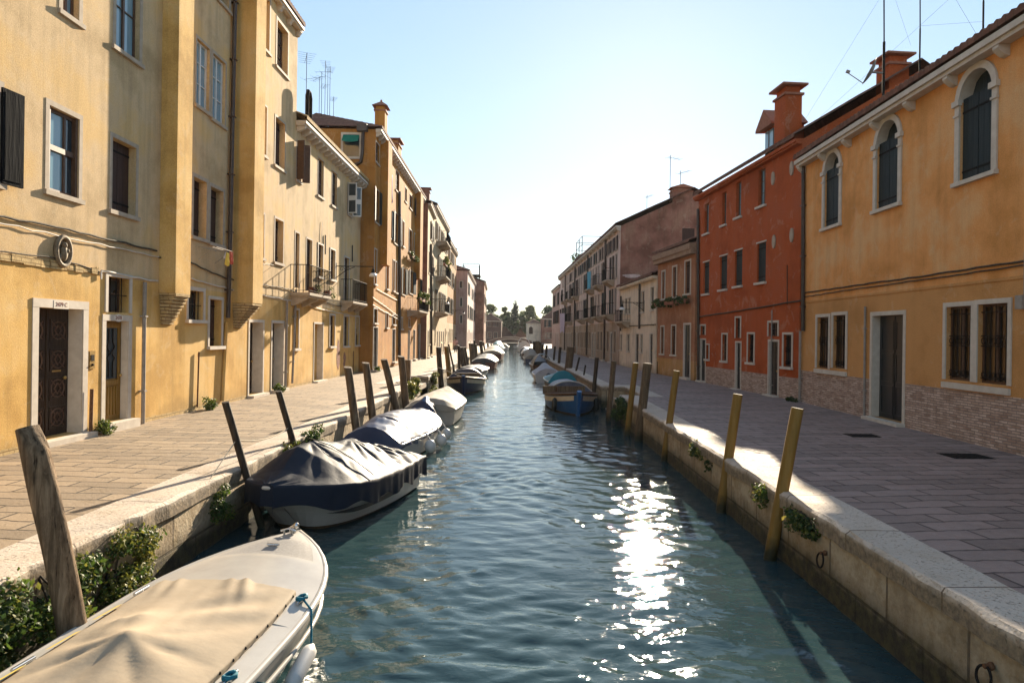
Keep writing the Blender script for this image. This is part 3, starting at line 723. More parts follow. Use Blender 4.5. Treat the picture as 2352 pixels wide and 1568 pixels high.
    k = MB(); k.ball((w_ * .86, y - .06, H * .45), .035, 8); k.tube([(w_ * .86, y - .06, H * .45), (w_ * .86, y, H * .45)], .014, 6); k.build('handle', [M['brass']], o)
    return o
def balcony(h, s0, s1, z, dep=.7, rail=1.0, slab='stone_grey', bars=.11, brackets=True, label=None, plain_rail=True):
    m = MB(); m.box(s0, s1, -dep, -.002, z - .10, z); m.box(s0 + .05, s1 - .05, -dep + .06, -.003, z - .16, z - .101)
    if brackets:
        for x in (s0 + .18, (s0 + s1) / 2, s1 - .18):
            m.add([(x + q * .07, y, zz) for q in (-1, 1) for y, zz in ((-.002, z - .161), (-dep + .12, z - .161), (-dep + .14, z - .24), (-.12, z - .48), (-.002, z - .5))], [(0, 1, 2, 3, 4), (9, 8, 7, 6, 5)] + [(i, (i + 1) % 5, (i + 1) % 5 + 5, i + 5) for i in range(5)])
    o = m.build('balcony', [M[slab]], h.root)
    if label: o['label'] = label
    r = MB(); c = [(s0 + .04, -.0), (s0 + .04, -dep + .04), (s1 - .04, -dep + .04), (s1 - .04, -.0)]
    for zz, rad in ((z + rail, .018), (z + .08, .011)): r.tube([(x, y, zz) for x, y in c], rad, 6, sm=False)
    for (xa, ya), (xb, yb) in zip(c, c[1:]):
        n = max(2, int(math.dist((xa, ya), (xb, yb)) / bars))
        for i in range(n + 1):
            t = i / n; x, y = xa + (xb - xa) * t, ya + (yb - ya) * t; r.tube([(x, y, z), (x, y, z + rail)], .009, 5, cap=False)
    r.build('railing', [M['iron']], o); return o
def text_mesh(s, size, mat, parent, loc, rot, name='number'):
    cu = bpy.data.curves.new(name, 'FONT'); cu.body = s; cu.size = size; cu.align_x = 'CENTER'; cu.align_y = 'CENTER'; cu.extrude = .002
    t = bpy.data.objects.new('tmp', cu); COL.objects.link(t)
    me = bpy.data.meshes.new_from_object(t.evaluated_get(bpy.context.evaluated_depsgraph_get())); me.name = name
    bpy.data.objects.remove(t); me.materials.clear(); me.materials.append(mat)
    o = link(name, me, parent, loc); o.rotation_euler = rot; return o
FACE = (math.radians(90), 0, 0)

# ---- left bank, first house: tall yellow house
XL = -8.6
H1 = House('tall yellow plastered house with two bricked chimney breasts, nearest on the sunny bank', (XL, 3.), (XL, 26.15), 13.75, 'yellow_pale', bands=[(.1, 'corbel'), (3.25, 'yellow')], rise=2.2, rev=.24)
B = dict(stone='stone_grey')
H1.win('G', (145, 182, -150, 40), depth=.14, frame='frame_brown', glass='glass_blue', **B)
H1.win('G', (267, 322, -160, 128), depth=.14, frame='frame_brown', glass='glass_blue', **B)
H1.win('GO', (-62, -4, 186, 412), shut='shutter_black', sill=True, leaf=.85, **B)
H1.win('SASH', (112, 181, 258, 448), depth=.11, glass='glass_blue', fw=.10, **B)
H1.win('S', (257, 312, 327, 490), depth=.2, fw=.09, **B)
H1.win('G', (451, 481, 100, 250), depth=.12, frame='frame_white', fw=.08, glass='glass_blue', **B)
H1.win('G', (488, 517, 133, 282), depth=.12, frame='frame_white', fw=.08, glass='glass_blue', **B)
H1.win('G', (497, 527, -120, 10), **B)
H1.win('S', (444, 474, 412, 546), fw=.1, depth=.25, **B)
H1.win('S', (483, 512, 434, 560), fw=.1, depth=.25, **B)
H1.win('B', (431, 466, 668, 734), fw=.1)
H1.win('S', (480, 508, 688, 795), fw=.09)
H1.win('G', (597, 619, -10, 112), depth=.16, **B)
H1.win('G', (636, 661, 60, 166), glass='glass', **B)
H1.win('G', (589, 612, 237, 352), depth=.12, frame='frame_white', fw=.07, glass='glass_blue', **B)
H1.win('S', (632, 654, 277, 386), fw=.08, **B)
H1.win('S', (584, 606, 488, 590), fw=.08, **B)
H1.win('S', (631, 650, 505, 604), fw=.08, **B)
D1 = H1.door((86, 188, 708, 1003), fw=.16, style='carved', step=.22, depth=.33, label='dark carved double door under the number lintel')
D2 = H1.door((241, 293, 737, 966), mat='door_gold', style='glazed', fw=.13, step=.2, depth=.2, label='golden varnished wooden door with wrought iron pane')
H1.win('B', (246, 296, 637, 718), fw=.09, sill=False)
H1.door((572, 603, 741, 904), fw=.1, depth=.4, step=.22)
H1.door((624, 650, 742, 893), fw=.1, depth=.4, mat='door_black', step=.2)
H1.finish()
def plate(h, u, v, txt, w_, hh, oval=False, off=.0225):
    x, y, z = h.pt(u, v, off); o = MB()
    if oval: o.add([(x + w_ / 2 * math.cos(t), y - .004, z + hh / 2 * math.sin(t)) for t in [2 * math.pi * i / 20 for i in range(20)]], [tuple(range(20))])
    else: o.box(x - w_ / 2, x + w_ / 2, y - .004, y + .001, z - hh / 2, z + hh / 2)
    p = o.build('number_plate', [M['cream_plate']], h.root)
    text_mesh(txt, hh * .72, M['number_red'], p, (x, y - .006, z), FACE); return p
plate(H1, 141, 700, '2479 C', .42, .15)
plate(H1, 272, 730, '2478', .34, .16, True)
def breast(h, u0, u1, dep, zb, crb, top=None):
    """projecting chimney breast on stepped brick corbels"""
    a = h.px(u0, 700)[0]; b = a + u1; m = MB(); top = top or h.H - .18
    m.box(a, b, -dep, -.002, zb, top)
    n = 9
    for i in range(n):
        y = dep * (1 - (i + .6) / n) + .03; x = .02 + .09 * i / n; hh = (crb - .02) / n
        m.box(a + x, b - x, -y, -.003, zb - hh * (i + 1) + .012, zb - hh * i - .004, 1); 
        m.box(a + x + .02, b - x - .02, -y + .03, -.004, zb - hh * (i + 1) - .002, zb - hh * (i + 1) + .01, 2)
    return m.build('chimney_breast', [M['yellow'], M['corbel'], M['rust']], h.root)
breast(H1, 364, .74, .40, H1.px(366, 672)[1], .78)
breast(H1, 533, .78, .62, H1.px(560, 698)[1], .78)
H1.pipe([(541, -30), (526, 640), (524, 730)], .065, off=.10)
H1.pipe([(520, 740), (511, 921)], .05, 'yellow', 'wall_pipe', off=.05, brk=False)
H1.pipe([(333, 648), (331, 745), (328, 980)], .045, 'lead', 'wall_pipe')
H1.pipe([(211, 893), (208, 1000)], .035, 'rust', 'wall_pipe')
H1.pipe([(457, 808), (453, 935)], .022, 'rust', 'wall_pipe', off=.05)
H1.pipe([(659, 690), (655, 905)], .05, 'lead', 'wall_pipe')
for ps, r, mt in (([(-60, 486), (130, 520), (360, 576)], .022, 'cable'), ([(-60, 500), (130, 540), (365, 590)], .012, 'conduit'), ([(-60, 571), (128, 592), (228, 624)], .014, 'cable'),
                  ([(232, 640), (232, 622), (320, 640), (362, 645)], .02, 'conduit'), ([(436, 602), (520, 640), (668, 665)], .02, 'cable'), ([(440, 640), (545, 668), (668, 690)], .02, 'conduit'), ([(365, 590), (404, 596)], .02, 'cable')):
    H1.cable(ps, r, mt)
m = MB(); a = H1.px(-60, 575)[0]; b = H1.px(225, 622)[0]; z = H1.px(120, 606)[1]
x = a
while x < b:
    l_ = rnd.uniform(.18, .3); m.box(x, min(b, x + l_), -rnd.uniform(.02, .05), -.002, z - .07 + rnd.uniform(-.02, .01), z + .05 + rnd.uniform(-.01, .02)); x += l_ + .012
m.build('string_course', [M['corbel']], H1.root)
x, y, z = H1.pt(143, 577, .02); m = MB()
m.tube([(x + .20 * math.cos(t), -.04, z + .27 * math.sin(t)) for t in [2 * math.pi * i / 22 for i in range(23)]], .045, 8)
m.add([(x + .19 * math.cos(t), -.012, z + .26 * math.sin(t)) for t in [2 * math.pi * i / 22 for i in range(22)]], [tuple(range(22))])
m.ball((x - .01, -.07, z + .11), (.045, .05, .06)); m.ball((x, -.05, z - .04), (.085, .06, .15)); m.ball((x + .06, -.08, z + .01), (.035, .04, .045)); m.ball((x - .09, -.04, z - .13), (.05, .03, .07))
tag(m.build('wall_relief', [M['bronze']]), 'oval carved relief on the yellow wall above the dark carved door', 'relief').matrix_world = H1.root.matrix_basis.copy()
def place_on(h, o): o.location = h.root.location; o.rotation_euler = h.root.rotation_euler; return o
place_on(H1, bpy.data.objects['wall_relief'])
m = MB(); x, y, z = H1.pt(212, 826, .02); m.box(x - .09, x + .09, -.025, -.001, z - .18, z + .18); m.box(x - .05, x + .05, -.032, -.026, z - .02, z + .10, 1); m.ball((x, -.03, z - .1), .025, 6, 1)
place_on(H1, tag(m.build('intercom', [M['brass'], M['iron']]), 'brass door intercom plate on the wall between the dark and the golden door', 'intercom'))
# clothes rack under a window, with cloths hung on it
def rack(h, u, v, w_, label):
    x, y, z = h.pt(u, v, .3); m = MB()
    for yy in (-.06, -.2, -.34, -.48): m.tube([(x - w_ / 2, yy, z), (x + w_ / 2, yy, z)], .007, 5)
    for xx in (-w_ / 2, w_ / 2): m.tube([(x + xx, -.001, z), (x + xx, -.5, z)], .009, 5); m.tube([(x + xx, -.48, z), (x + xx, -.001, z - .35)], .007, 5)
    place_on(h, tag(m.build('drying_rack', [M['lead']]), label, 'drying rack')); return x, z
def hung(h, x, y, z, w_, hh, mat, name, label, cat, group=None, ax=(1, 0)):
    def fn(a, b):
        p = (a - .5) * w_; wv = .035 * math.sin(a * 14 + b * 2) * (.3 + b) ; sag = .03 * math.sin(a * math.pi)
        return (x + p * ax[0] - wv * ax[1], y + p * ax[1] + wv * ax[0], z - sag - b * hh * (1 + .08 * math.sin(a * 9)))
    m = MB().grid(fn, 14, 10); m.grid(lambda a, b: tuple(Vector(fn(1 - a, b)) + Vector((ax[1] * .006, -ax[0] * .006, 0))), 14, 10)
    return place_on(h, tag(m.build(name, [M[mat]]), label, cat, group))
rx_, rz_ = rack(H1, 500, 572, 1.0, 'thin wire drying rack below the paired brown shuttered windows')
hung(H1, rx_ + .42, -.50, rz_, .22, .34, 'red_cloth', 'hanging_cloth', 'small red cloth hanging on the drying rack', 'cloth')
hung(H1, rx_ + .20, -.49, rz_ - .05, .18, .36, 'yellow_cloth', 'hanging_cloth', 'small yellow cloth hanging beside the red one', 'cloth')
hung(H1, rx_ + .55, -.3, rz_, .16, .2, 'white_cloth', 'hanging_cloth', 'small white cloth at the far end of the drying rack', 'cloth')
rack(H1, 606, 606, .8, 'empty wire drying rack right of the dark drainpipe')

# ---- lower yellow house
H2 = House('lower yellow house with iron balconies and bright tile edged eaves', (XL, 26.15), (XL, 36.9), 10.2, 'yellow_pale', bands=[(.08, 'corbel'), (3.2, 'yellow')], rise=1.9, rev=.13, tile='tile_lit', corb=.62, over=.42)
for r, k in (((674, 692, 325, 414), 'GP'), ((730, 743, 366, 452), 'G'), ((762, 774, 396, 474), 'G'), ((798, 808, 424, 494), 'GP')):
    H2.win(k, r, frame='frame_brown', fw=.05, glass='glass', shut='frame_brown' if r[0] < 700 else 'frame_white', lean=1.3 if r[0] < 700 else 1.35, **B)
H2.win('G', (672, 687, 534, 660), fw=.07, sill=False, glass='glass', **B); H2.win('G', (703.5, 716, 550, 668), fw=.07, sill=False, glass='glass', **B)
H2.win('G', (730, 741, 562, 636), fw=.07); H2.win('G', (758, 769, 574, 642), fw=.07); H2.win('G', (790, 801, 592, 690), fw=.07, sill=False)
H2.win('S', (669, 685, 712, 800), fw=.08, shut='shutter_green'); H2.win('G', (757, 768, 724, 795), fw=.08); H2.win('G', (789.5, 800, 727, 794), fw=.08); H2.win('G', (816, 826, 728, 792), fw=.08)
H2.door((721, 741, 744, 873), fw=.08, depth=.4)
H2.finish()
balcony(H2, H2.px(666, 670)[0], H2.px(666, 670)[0] + 2.9, H2.px(666, 668)[1] - .05, .75, 1.05, label='larger iron balcony with a few flower pots')
balcony(H2, H2.px(788, 690)[0] - .5, H2.px(788, 690)[0] + 2.6, H2.px(790, 690)[1] - .05, .62, 1.05, label='smaller iron balcony beside the lamp bracket')
for ps, r, mt in (([(668, 668), (735, 690), (822, 715)], .02, 'cable'), ([(672, 690), (745, 712), (826, 728)], .018, 'conduit'), ([(740, 510), (738, 560)], .012, 'conduit')): H2.cable(ps, r, mt)
H2.pipe([(680, 665), (671, 880)], .045, 'lead', 'wall_pipe'); H2.pipe([(812, 806), (811, 862)], .02, 'rust', 'wall_pipe', off=.04)
for u, v in ((747, 562), (809, 582)):
    x, y, z = H2.pt(u, v); MB().obox((x, -.04, z), (.03, 0, 0), (0, .02, 0), (-.02, 0, .42)).build('shutter_leaf', [M['iron']], H2.root)
# patch where the plaster has fallen off
def patch(h, u, v, w_, hh, mat, seed, name='bare_brick_patch'):
    x, y, z = h.pt(u, v, .0); r = random.Random(seed); n = 26
    pts = [(x + w_ / 2 * math.cos(2 * math.pi * i / n) * r.uniform(.55, 1.1), -.006, z + hh / 2 * math.sin(2 * math.pi * i / n) * r.uniform(.65, 1.1)) for i in range(n)]
    q = MB().add(pts + [(px_, -.001, pz) for px_, _, pz in pts] + [(x, -.006, z)], [(i, (i + 1) % n, 2 * n) for i in range(n)] + [(i, i + n, (i + 1) % n + n, (i + 1) % n) for i in range(n)])
    return q.build(name, [M[mat]], h.root)
patch(H2, 777, 815, .7, 1.7, 'old_brick', 3); patch(H2, 791, 826, .55, .9, 'old_brick', 5); patch(H2, 821, 735, 1.2, 1.6, 'corbel', 8)
m = MB(); pz = H2.H; m.tube([(.3, -.3, pz + .2), (.3, -.3, pz + 1.1), (.42, -.3, pz + 1.3), (.62, -.3, pz + 1.3), (.74, -.3, pz + 1.1), (.74, -.3, pz + .35)], .075, 8); m.build('vent_pipe', [M['iron']], H2.roofobj)
# aerials behind the tall house
for (u, v0, v1, Y, arm) in ((703, 250, 122, 33, [(.1, 1.3, 6, .4)]), (733, 262, 177, 41, [(.05, 1., 5, .8)]), (738, 262, 165, 40, [(.3, 1.6, 3, 1.2)]), (746, 262, 140, 42, [(.1, 1., 5, .2), (1.5, .8, 5, .5)]), (752, 262, 158, 43, [(.2, 1.0, 4, 1.5)]), (757, 262, 153, 41, [(.1, .9, 6, .3)]), (766, 264, 222, 42, [(.1, .7, 5, .4)])):
    p0, p1 = on_y(u, v0, Y), on_y(u, v1, Y); lx = p0.y - H2.root.location.y; ly = -(p0.x - XL); H2.antenna(lx, ly, p0.z - 2.2, p1.z, arm, .014)

# ---- orange house standing forward
def far(label, P0, P1, H, wall, **k): return House(label, P0, P1, H, wall, **k)
H3 = far('tall orange house with dark open shutters and arched windows, standing forward of the yellow row', (-7.86, 37.0), (-8.08, 56.4), 13.15, 'orange', rise=1.9, D=9, gable=False, side='ochre_dark', corb=.7, rev=.13, over=.35)
sg = dict(shut='shutter_green', stone='stone_grey')
H3.win('G', (863, 871, 330, 375), fw=.08, **B); H3.win('GO', (861, 871, 436, 512), leaf=.5, fw=.06, **sg)
for r in ((892, 897, 368, 405), (908.5, 917, 395, 440), (930, 934.5, 432, 464), (940.5, 947, 449, 480)): H3.win('G', r, fw=.07, frame='frame_brown', **B)
for r in ((891, 898, 480, 545), (905, 914, 490, 560), (954, 960, 462, 500)): H3.win('GO', r, fw=.05, leaf=.5, **sg)
for r in ((858.5, 864.5, 572, 652), (887, 892.5, 590, 664), (902, 906, 598, 668), (908, 912, 602, 672), (939, 946, 528, 580), (924, 928, 508, 566), (951, 955, 538, 588)): H3.win('G', r, fw=.06, glass='glass')
for r in ((967, 972, 556, 607), (923, 930, 616, 676), (940, 948, 622, 674), (965, 969, 640, 674)): H3.win('GO', r, fw=.05, leaf=.5, **sg)
H3.win('B', (854, 866, 709, 741), fw=.07); H3.door((856, 867, 752, 848), fw=.07, step=.1)
for r in ((886, 891, 720, 752), (901, 907.5, 724, 745), (921, 924, 730, 755), (938, 941, 732, 750)): H3.win('G', r, fw=.07)
for r in ((901, 907.5, 756, 830), (937, 941, 760, 826), (949, 953, 758, 824), (960, 966, 745, 822)): H3.door(r, fw=.06, step=.1)
H3.finish()
# window in the end wall that looks over the lower roof
def end_window(h, u0, u1, vt, vb, Y, awn=True):
    p0, p1 = on_y(u0, vb, Y - .01), on_y(u1, vt, Y - .01); m = MB()
    f = .12; m.box(p0.x - f, p1.x + f, Y - .06, Y - .003, p0.z - f, p0.z); m.box(p0.x - f, p1.x + f, Y - .06, Y - .003, p1.z, p1.z + f)
    m.box(p0.x - f, p0.x, Y - .06, Y - .003, p0.z + .001, p1.z - .001); m.box(p1.x, p1.x + f, Y - .06, Y - .003, p0.z + .001, p1.z - .001)
    m.box(p0.x + .001, p1.x - .001, Y - .03, Y - .004, p0.z + .001, p1.z - .001, 1)
    o = m.build('window', [M['stone'], M['glass']], h.root); o.matrix_parent_inverse = h.root.matrix_basis.inverted()
    if awn:
        z = p1.z; q = MB().grid(lambda a, b: (p0.x + (p1.x - p0.x) * a, Y - .05 - .35 * b, z - .02 - .42 * b - .05 * math.sin(a * math.pi) * b), 8, 5)
        q.build('awning', [M['green_cloth']], o)
    return o
bpy.context.view_layer.update()
end_window(H3, 788, 826, 310, 360, 37.0)
m = MB(); p = on_y(834, 292, 36.9); m.box(p.x - .3, p.x + .25, 36.7, 36.98, p.z - .25, p.z + .1)
q = [on_y(u, v, 36.92) for u, v in ((834, 300), (832, 350), (829, 372), (818, 378), (800, 380))]; m.tube(q, .09, 8)
o = m.build('drainpipe', [M['pipe_dark']], H3.root); o.matrix_parent_inverse = H3.root.matrix_basis.inverted()
H3.pipe([(917.5, 440), (917.5, 820)], .1); H3.pipe([(975, 500), (975, 640)], .08)
H3.chimney(4.0, .5, .8, .6, 15.75, 'orange', 'cone'); H3.chimney(9.8, .75, 1.3, .9, 15.3, 'orange', 'flat')
MB().box(H3.px(880, 400)[0] - .7, H3.px(880, 400)[0] + .5, -.42, -.002, H3.px(884, 614)[1], 13.0).build('chimney_breast', [M['orange']], H3.root)
MB().box(H3.px(956, 500)[0] - .6, H3.px(956, 500)[0] + .9, -.42, -.002, H3.px(953, 640)[1], 13.0).build('chimney_breast', [M['orange']], H3.root)
for ps in ([(855, 682), (880, 700), (917, 728)], [(866, 664), (890, 678), (912, 690)], [(856, 700), (917, 735)]): H3.cable(ps, .02, 'conduit', off=.04)
bx0, bx1 = H3.px(935, 700)[0], H3.px(935, 700)[0] + 5.5
balcony(H3, bx0, bx1, H3.px(936, 712)[1], .9, .9, label='balcony overflowing with green plants')
x_, z_ = H3.px(893, 400)
hung(H3, x_ + .3, -.12, z_ + .1, .9, 1.6, 'lilac_cloth', 'hanging_cloth', 'lilac laundry hanging below a top window of the orange house', 'cloth')

# ---- the row beyond, left bank
def fill(h, floors, cols, seed, w_=.9, skip=.06, shut=('shutter_green', 'shutter_brown'), open_p=.55, ground=True, margin=.9, doors=.45):
    """regular storeys of windows; each its own part"""
    r = random.Random(seed); n = cols
    for fi, (z, hh) in enumerate(floors):
        for i in range(n):
            c = margin + (h.L - 2 * margin) * (i + .5) / n + r.uniform(-.15, .15)
            if r.random() < skip: continue
            w2 = w_ * r.uniform(.9, 1.05)
            if fi == 0 and ground and r.random() < doors: h.door((c - w2 / 2, c + w2 / 2, .12, 2.35), px=False, fw=.1, step=.12); continue
            k = 'GO' if r.random() < open_p and fi else r.choice(['G', 'S'] if fi else ['G', 'B'])
            h.win(k, (c - w2 / 2, c + w2 / 2, z, z + hh), px=False, fw=.08, leaf=.5, shut=r.choice(shut), stone='stone_grey', glass='glass')
    return h.finish()
H4 = far('narrow cream house with dark end wall beside the orange one', (-7.6, 56.6), (-7.95, 63.6), 12.9, 'sand', rise=1.6, side='old_wall', corb=None, rev=.13)  # shade on the end wall is put into its darker side colour
fill(H4, [(1.2, 1.3), (4.2, 1.8), (7.3, 1.8), (10.4, 1.5)], 3, 4); H4.pipe([(990, 560), (991, 812)], .1); H4.chimney(5, .7, .8, .8, 15.2, 'old_wall', 'flat')
H5 = far('tall sand coloured house with three tiers of iron balconies', (-7.97, 63.8), (-8.3, 79.3), 14.1, 'sand', rise=1.8, corb=1.2, rev=.13)
fill(H5, [(1.2, 1.5), (4.3, 2.1), (7.8, 2.1), (11.2, 1.7)], 6, 5, open_p=.7)
for z in (4.2, 7.7, 11.1): balcony(H5, 1.0 + (z > 5) * 1.2, 6.5 + (z > 5), z, 1.0, 1.0, bars=.16)
H5.chimney(8, 3, .9, .8, 16.6, 'old_wall', 'flat'); H5.chimney(3, 3.2, .7, .7, 16.4, 'old_wall', 'cone')
H6 = far('ochre house with a pale ground storey before the alley', (-8.32, 79.5), (-8.62, 94), 13.0, 'ochre_dark', rise=2.2, corb=1.4, rev=.13, bands=[(3.4, 'sand')])
fill(H6, [(1.2, 1.5), (4.6, 1.9), (8.0, 1.9), (10.9, 1.4)], 6, 6)
H7 = far('lilac pink house with a pale sunlit front and a tall end wall', (-7.2, 96), (-7.9, 124), 11.0, 'pale_pink', rise=1.7, side='pink', corb=None, rev=.13, gable=False)  # front plaster paler than the end wall: sunlight put into the colour
fill(H7, [(1.2, 1.5), (4.4, 1.9), (7.8, 1.7)], 9, 7); H7.chimney(2.2, 2.2, .8, .8, 14.4, 'old_wall', 'cone')
for (u0, u1, vt, vb) in ((1056, 1062, 646, 661), (1057, 1061.5, 684, 703), (1057, 1061.5, 724, 742)): end_window(H7, u0, u1, vt, vb, 96, False)
H8 = far('dark red end house at the far left of the canal', (-6.3, 125), (-6.9, 146), 11.6, 'old_wall', rise=1.6, corb=None, rev=.13)
fill(H8, [(1.2, 1.5), (4.4, 1.9), (7.8, 1.7)], 6, 8)
m = MB(); z = 13.4
for x in (.5, 3, 5.5):
    for y in (1, 4): m.tube([(x, y, z - 1.2), (x, y, z + 1.6)], .05, 5)
for y in (1, 4): m.tube([(.5, y, z + 1.6), (5.5, y, z + 1.6)], .04, 5)
for x in (.5, 5.5): m.tube([(x, 1, z + 1.6), (x, 4, z + 1.6)], .04, 5)
m.box(.3, 5.7, .8, 4.2, z - .5, z - .35); m.build('roof_terrace', [M['iron']], H8.roofobj)

# ---- right bank: local x runs towards us
def rh(label, Pn, Pf, H, wall, **k): return House(label, Pf, Pn, H, wall, **k)
R1 = rh('orange ochre house with three arched windows and a brick plinth, nearest on the shaded bank', (9.42, 2.), (9.62, 23.2), 8.15, 'r_orange', rise=1.35, D=9, rev=.26, bands=[(1.08, 'brick'), (3.37, 'r_brown')], corb=1.55, over=.34, corn_h=.2)
AR = dict(arch=True, fw=.15, shut='shutter_green', wallmat='r_orange', depth=.26)
R1.win('S', (2206, 2281, 160, 406), **AR); R1.win('S', (2015, 2065, 278, 474), **AR); R1.win('S', (1895, 1929, 352, 518), **AR)
for r in ((1877, 1904, 728, 846), (1914, 1943, 724, 846), (2174, 2232, 704, 874), (2246, 2316, 697, 882)): R1.win('BR', r, fw=.1, depth=.13, glass='curtain_dark', sill=False)
for u0, u1, v in ((1873, 1946, 850), (2167, 2322, 884)):
    a, z = R1.px(u0, v)[0], R1.px((u0 + u1) / 2, v)[1]; b = R1.px(u1, v)[0]; MB().box(a, b, -.06, -.002, z - .13, z - .002).build('window_sill', [M['stone']], R1.root)
R1.door((2003, 2074, 724, 964), mat='door_black', fw=.11, depth=.25, step=.13, label='black panelled door in a pale stone frame')
R1.finish()
R1.pipe([(1987, 704), (1984, 965)], .03, 'lead', 'wall_pipe', off=.05)
R1.pipe([(1845, 372), (1844, 760)], .065); R1.pipe([(1838, 760), (1836, 925)], .045, 'lead', 'wall_pipe')
for ps, r in (([(1848, 672), (1960, 656), (2120, 634), (2500, 576)], .022), ([(1848, 682), (1960, 664), (2120, 642), (2500, 588)], .016)): R1.cable(ps, r, 'cable', .01)
m = MB(); a, z = R1.px(1846, 680)[0], 3.37; m.box(.1, R1.L - .1, -.02, -.002, z - .03, z + .03); m.build('string_course', [M['r_brown']], R1.root)
m = MB(); x, y, z = R1.pt(2346, 695, .1); m.box(x - .09, x + .09, -.16, -.002, z - .12, z + .14); m.tube([(x, -.05, z + .14), (x, -.05, z + .95)], .015, 6); m.build('junction_box', [M['lead']], R1.root)
# red house
R2 = rh('red house with white sills, a dormer and a tall square chimney', (9.62, 23.35), (8.75, 33.4), 8.95, 'red', rise=2.6, D=8.6, rev=.13, bands=[(.78, 'brick')], corb=None, over=.3, corn='red')
for r in ((1618, 1628, 468, 536), (1659, 1668, 442, 516), (1691, 1702.5, 418, 498), (1742, 1758, 388, 472)): R2.win('G', r, fw=.09, depth=.15, frame='frame_brown', glass='glass_blue', jambs=False, surround=False)
for r in ((1616, 1629, 602, 674), (1654, 1670, 588, 664), (1688, 1705, 575, 656), (1739, 1759, 558, 648)): R2.win('S', r, fw=.06, depth=.11, shut='shutter_green', jambs=False)
R2.door((1609, 1620, 780, 874), mat='door_black', fw=.07, step=.1); R2.win('G', (1609, 1620, 748, 769), fw=.07, sill=False)
R2.win('G', (1622, 1629, 792, 824), fw=.06)
R2.win('G', (1659, 1670, 768, 828), fw=.07); R2.win('BR', (1718, 1732, 767, 832), fw=.07); R2.win('BR', (1800, 1819, 768, 842), fw=.08)
R2.door((1690, 1701, 787, 892), mat='door_black', fw=.07, step=.1); R2.win('B', (1690, 1701, 730, 776), fw=.07, sill=False)
R2.door((1766, 1787, 784, 906), mat='door_black', fw=.08, step=.1); R2.win('B', (1766, 1787, 741, 772), fw=.08, sill=False)
R2.finish()
for u, v in ((1775, 410), (1818, 387), (1777, 555), (1818, 540)):
    x, y, z = R2.pt(u, v, .03); q = MB(); n = 20
    ring = [(x + .12 * math.cos(2 * math.pi * i / n), -.05, z + .25 * math.sin(2 * math.pi * i / n)) for i in range(n)]
    q.add(ring + [(a, -.002, c) for a, b, c in ring], [tuple(range(n))] + [(i, i + n, (i + 1) % n + n, (i + 1) % n) for i in range(n)]); q.build('wall_anchor', [M['stone_grey']], R2.root)
R2.chimney(R2.px(1790, 300)[0], .32, .85, .62, 11.35, 'red', 'flat', zb=8.6)
R2.chimney(R2.L - .5, 3.55, .75, .72, 12.15, 'red', 'flat', zb=10)
cx = R2.px(1738, 330)[0]; m = MB(); m.box(cx - .45, cx + .45, .55, 1.7, 9.0, 10.55); 
m.add([(cx - .7, .25, 10.5), (cx + .7, .25, 10.5), (cx, .25, 11.15), (cx - .7, 1.75, 10.5), (cx + .7, 1.75, 10.5), (cx, 1.75, 11.15), (cx - .7, .25, 10.4), (cx + .7, .25, 10.4)], [(0, 2, 5, 3), (1, 4, 5, 2), (0, 1, 2), (0, 6, 7, 1), (6, 0, 3), (7, 4, 1), (6, 3, 4, 7)], 1)
m.box(cx - .34, cx + .34, .50, .548, 9.3, 10.35, 2); m.box(cx - .02, cx + .02, .48, .499, 9.3, 10.35, 3); m.build('dormer', [M['red'], M['terracotta'], M['glass_blue'], M['frame_brown']], R2.roofobj)
R2.cable([(1602, 728), (1720, 710), (1840, 690)], .03, 'cable', .01, off=.04); R2.cable([(1808, 610), (1808, 700)], .015, 'cable'); R2.pipe([(1773, 712), (1770, 935)], .025, 'lead', 'wall_pipe')
R2.pipe([(1603, 480), (1604, 880)], .07)
# brown cornice house with window boxes
R3 = rh('small brown house with a heavy cornice and flower boxes', (8.68, 33.55), (8.02, 39.4), 6.75, 'brown', rise=1.3, D=8, rev=.12, bands=[(.95, 'brown_low')], corb=None, over=.38, corn_h=.5, corn='cornice_brown')
for r in ((1521, 1527.5, 624, 686), (1545.5, 1554, 613, 682), (1574, 1586, 600, 674)): R3.win('S', r, fw=.09, shut='shutter_brown')
for r in ((1518.5, 1525, 750, 812), (1543, 1552, 748, 814)): R3.win('S', r, fw=.08)
R3.door((1571, 1585, 746, 866), mat='door_black', fw=.1, step=.12); R3.finish(); R3.pipe([(1510, 830), (1508, 915)], .02, 'iron', 'wall_pipe')
R4 = rh('low cream house with a lamp bracket and a small balcony', (7.98, 39.55), (7.5, 50.4), 5.65, 'cream', rise=1.2, D=7, rev=.11, corb=None, over=.3, corn='cream')
for r in ((1474, 1480, 670, 716), (1495.5, 1502, 660, 711), (1436, 1440.5, 686, 720), (1443.5, 1448, 684, 720), (1428, 1432, 690, 718)): R4.win(rnd.choice(['G', 'S']), r, fw=.05)
for r in ((1425, 1429, 768, 803), (1441, 1446, 768, 806), (1471, 1476, 768, 809)): R4.win('S', r, fw=.05)
R4.door((1460.5, 1467, 767, 832), fw=.06, step=.08); R4.door((1493, 1499, 767, 835), fw=.06, step=.08); R4.finish()
balcony(R4, R4.px(1430, 730)[0], R4.px(1448, 730)[0], R4.px(1440, 738)[1], .6, .8, bars=.14)
R4.pipe([(1426, 680), (1425, 760)], .06); R4.pipe([(1469, 640), (1468, 755)], .07); R4.cable([(1424, 750), (1460, 748), (1506, 745)], .03, 'cable')
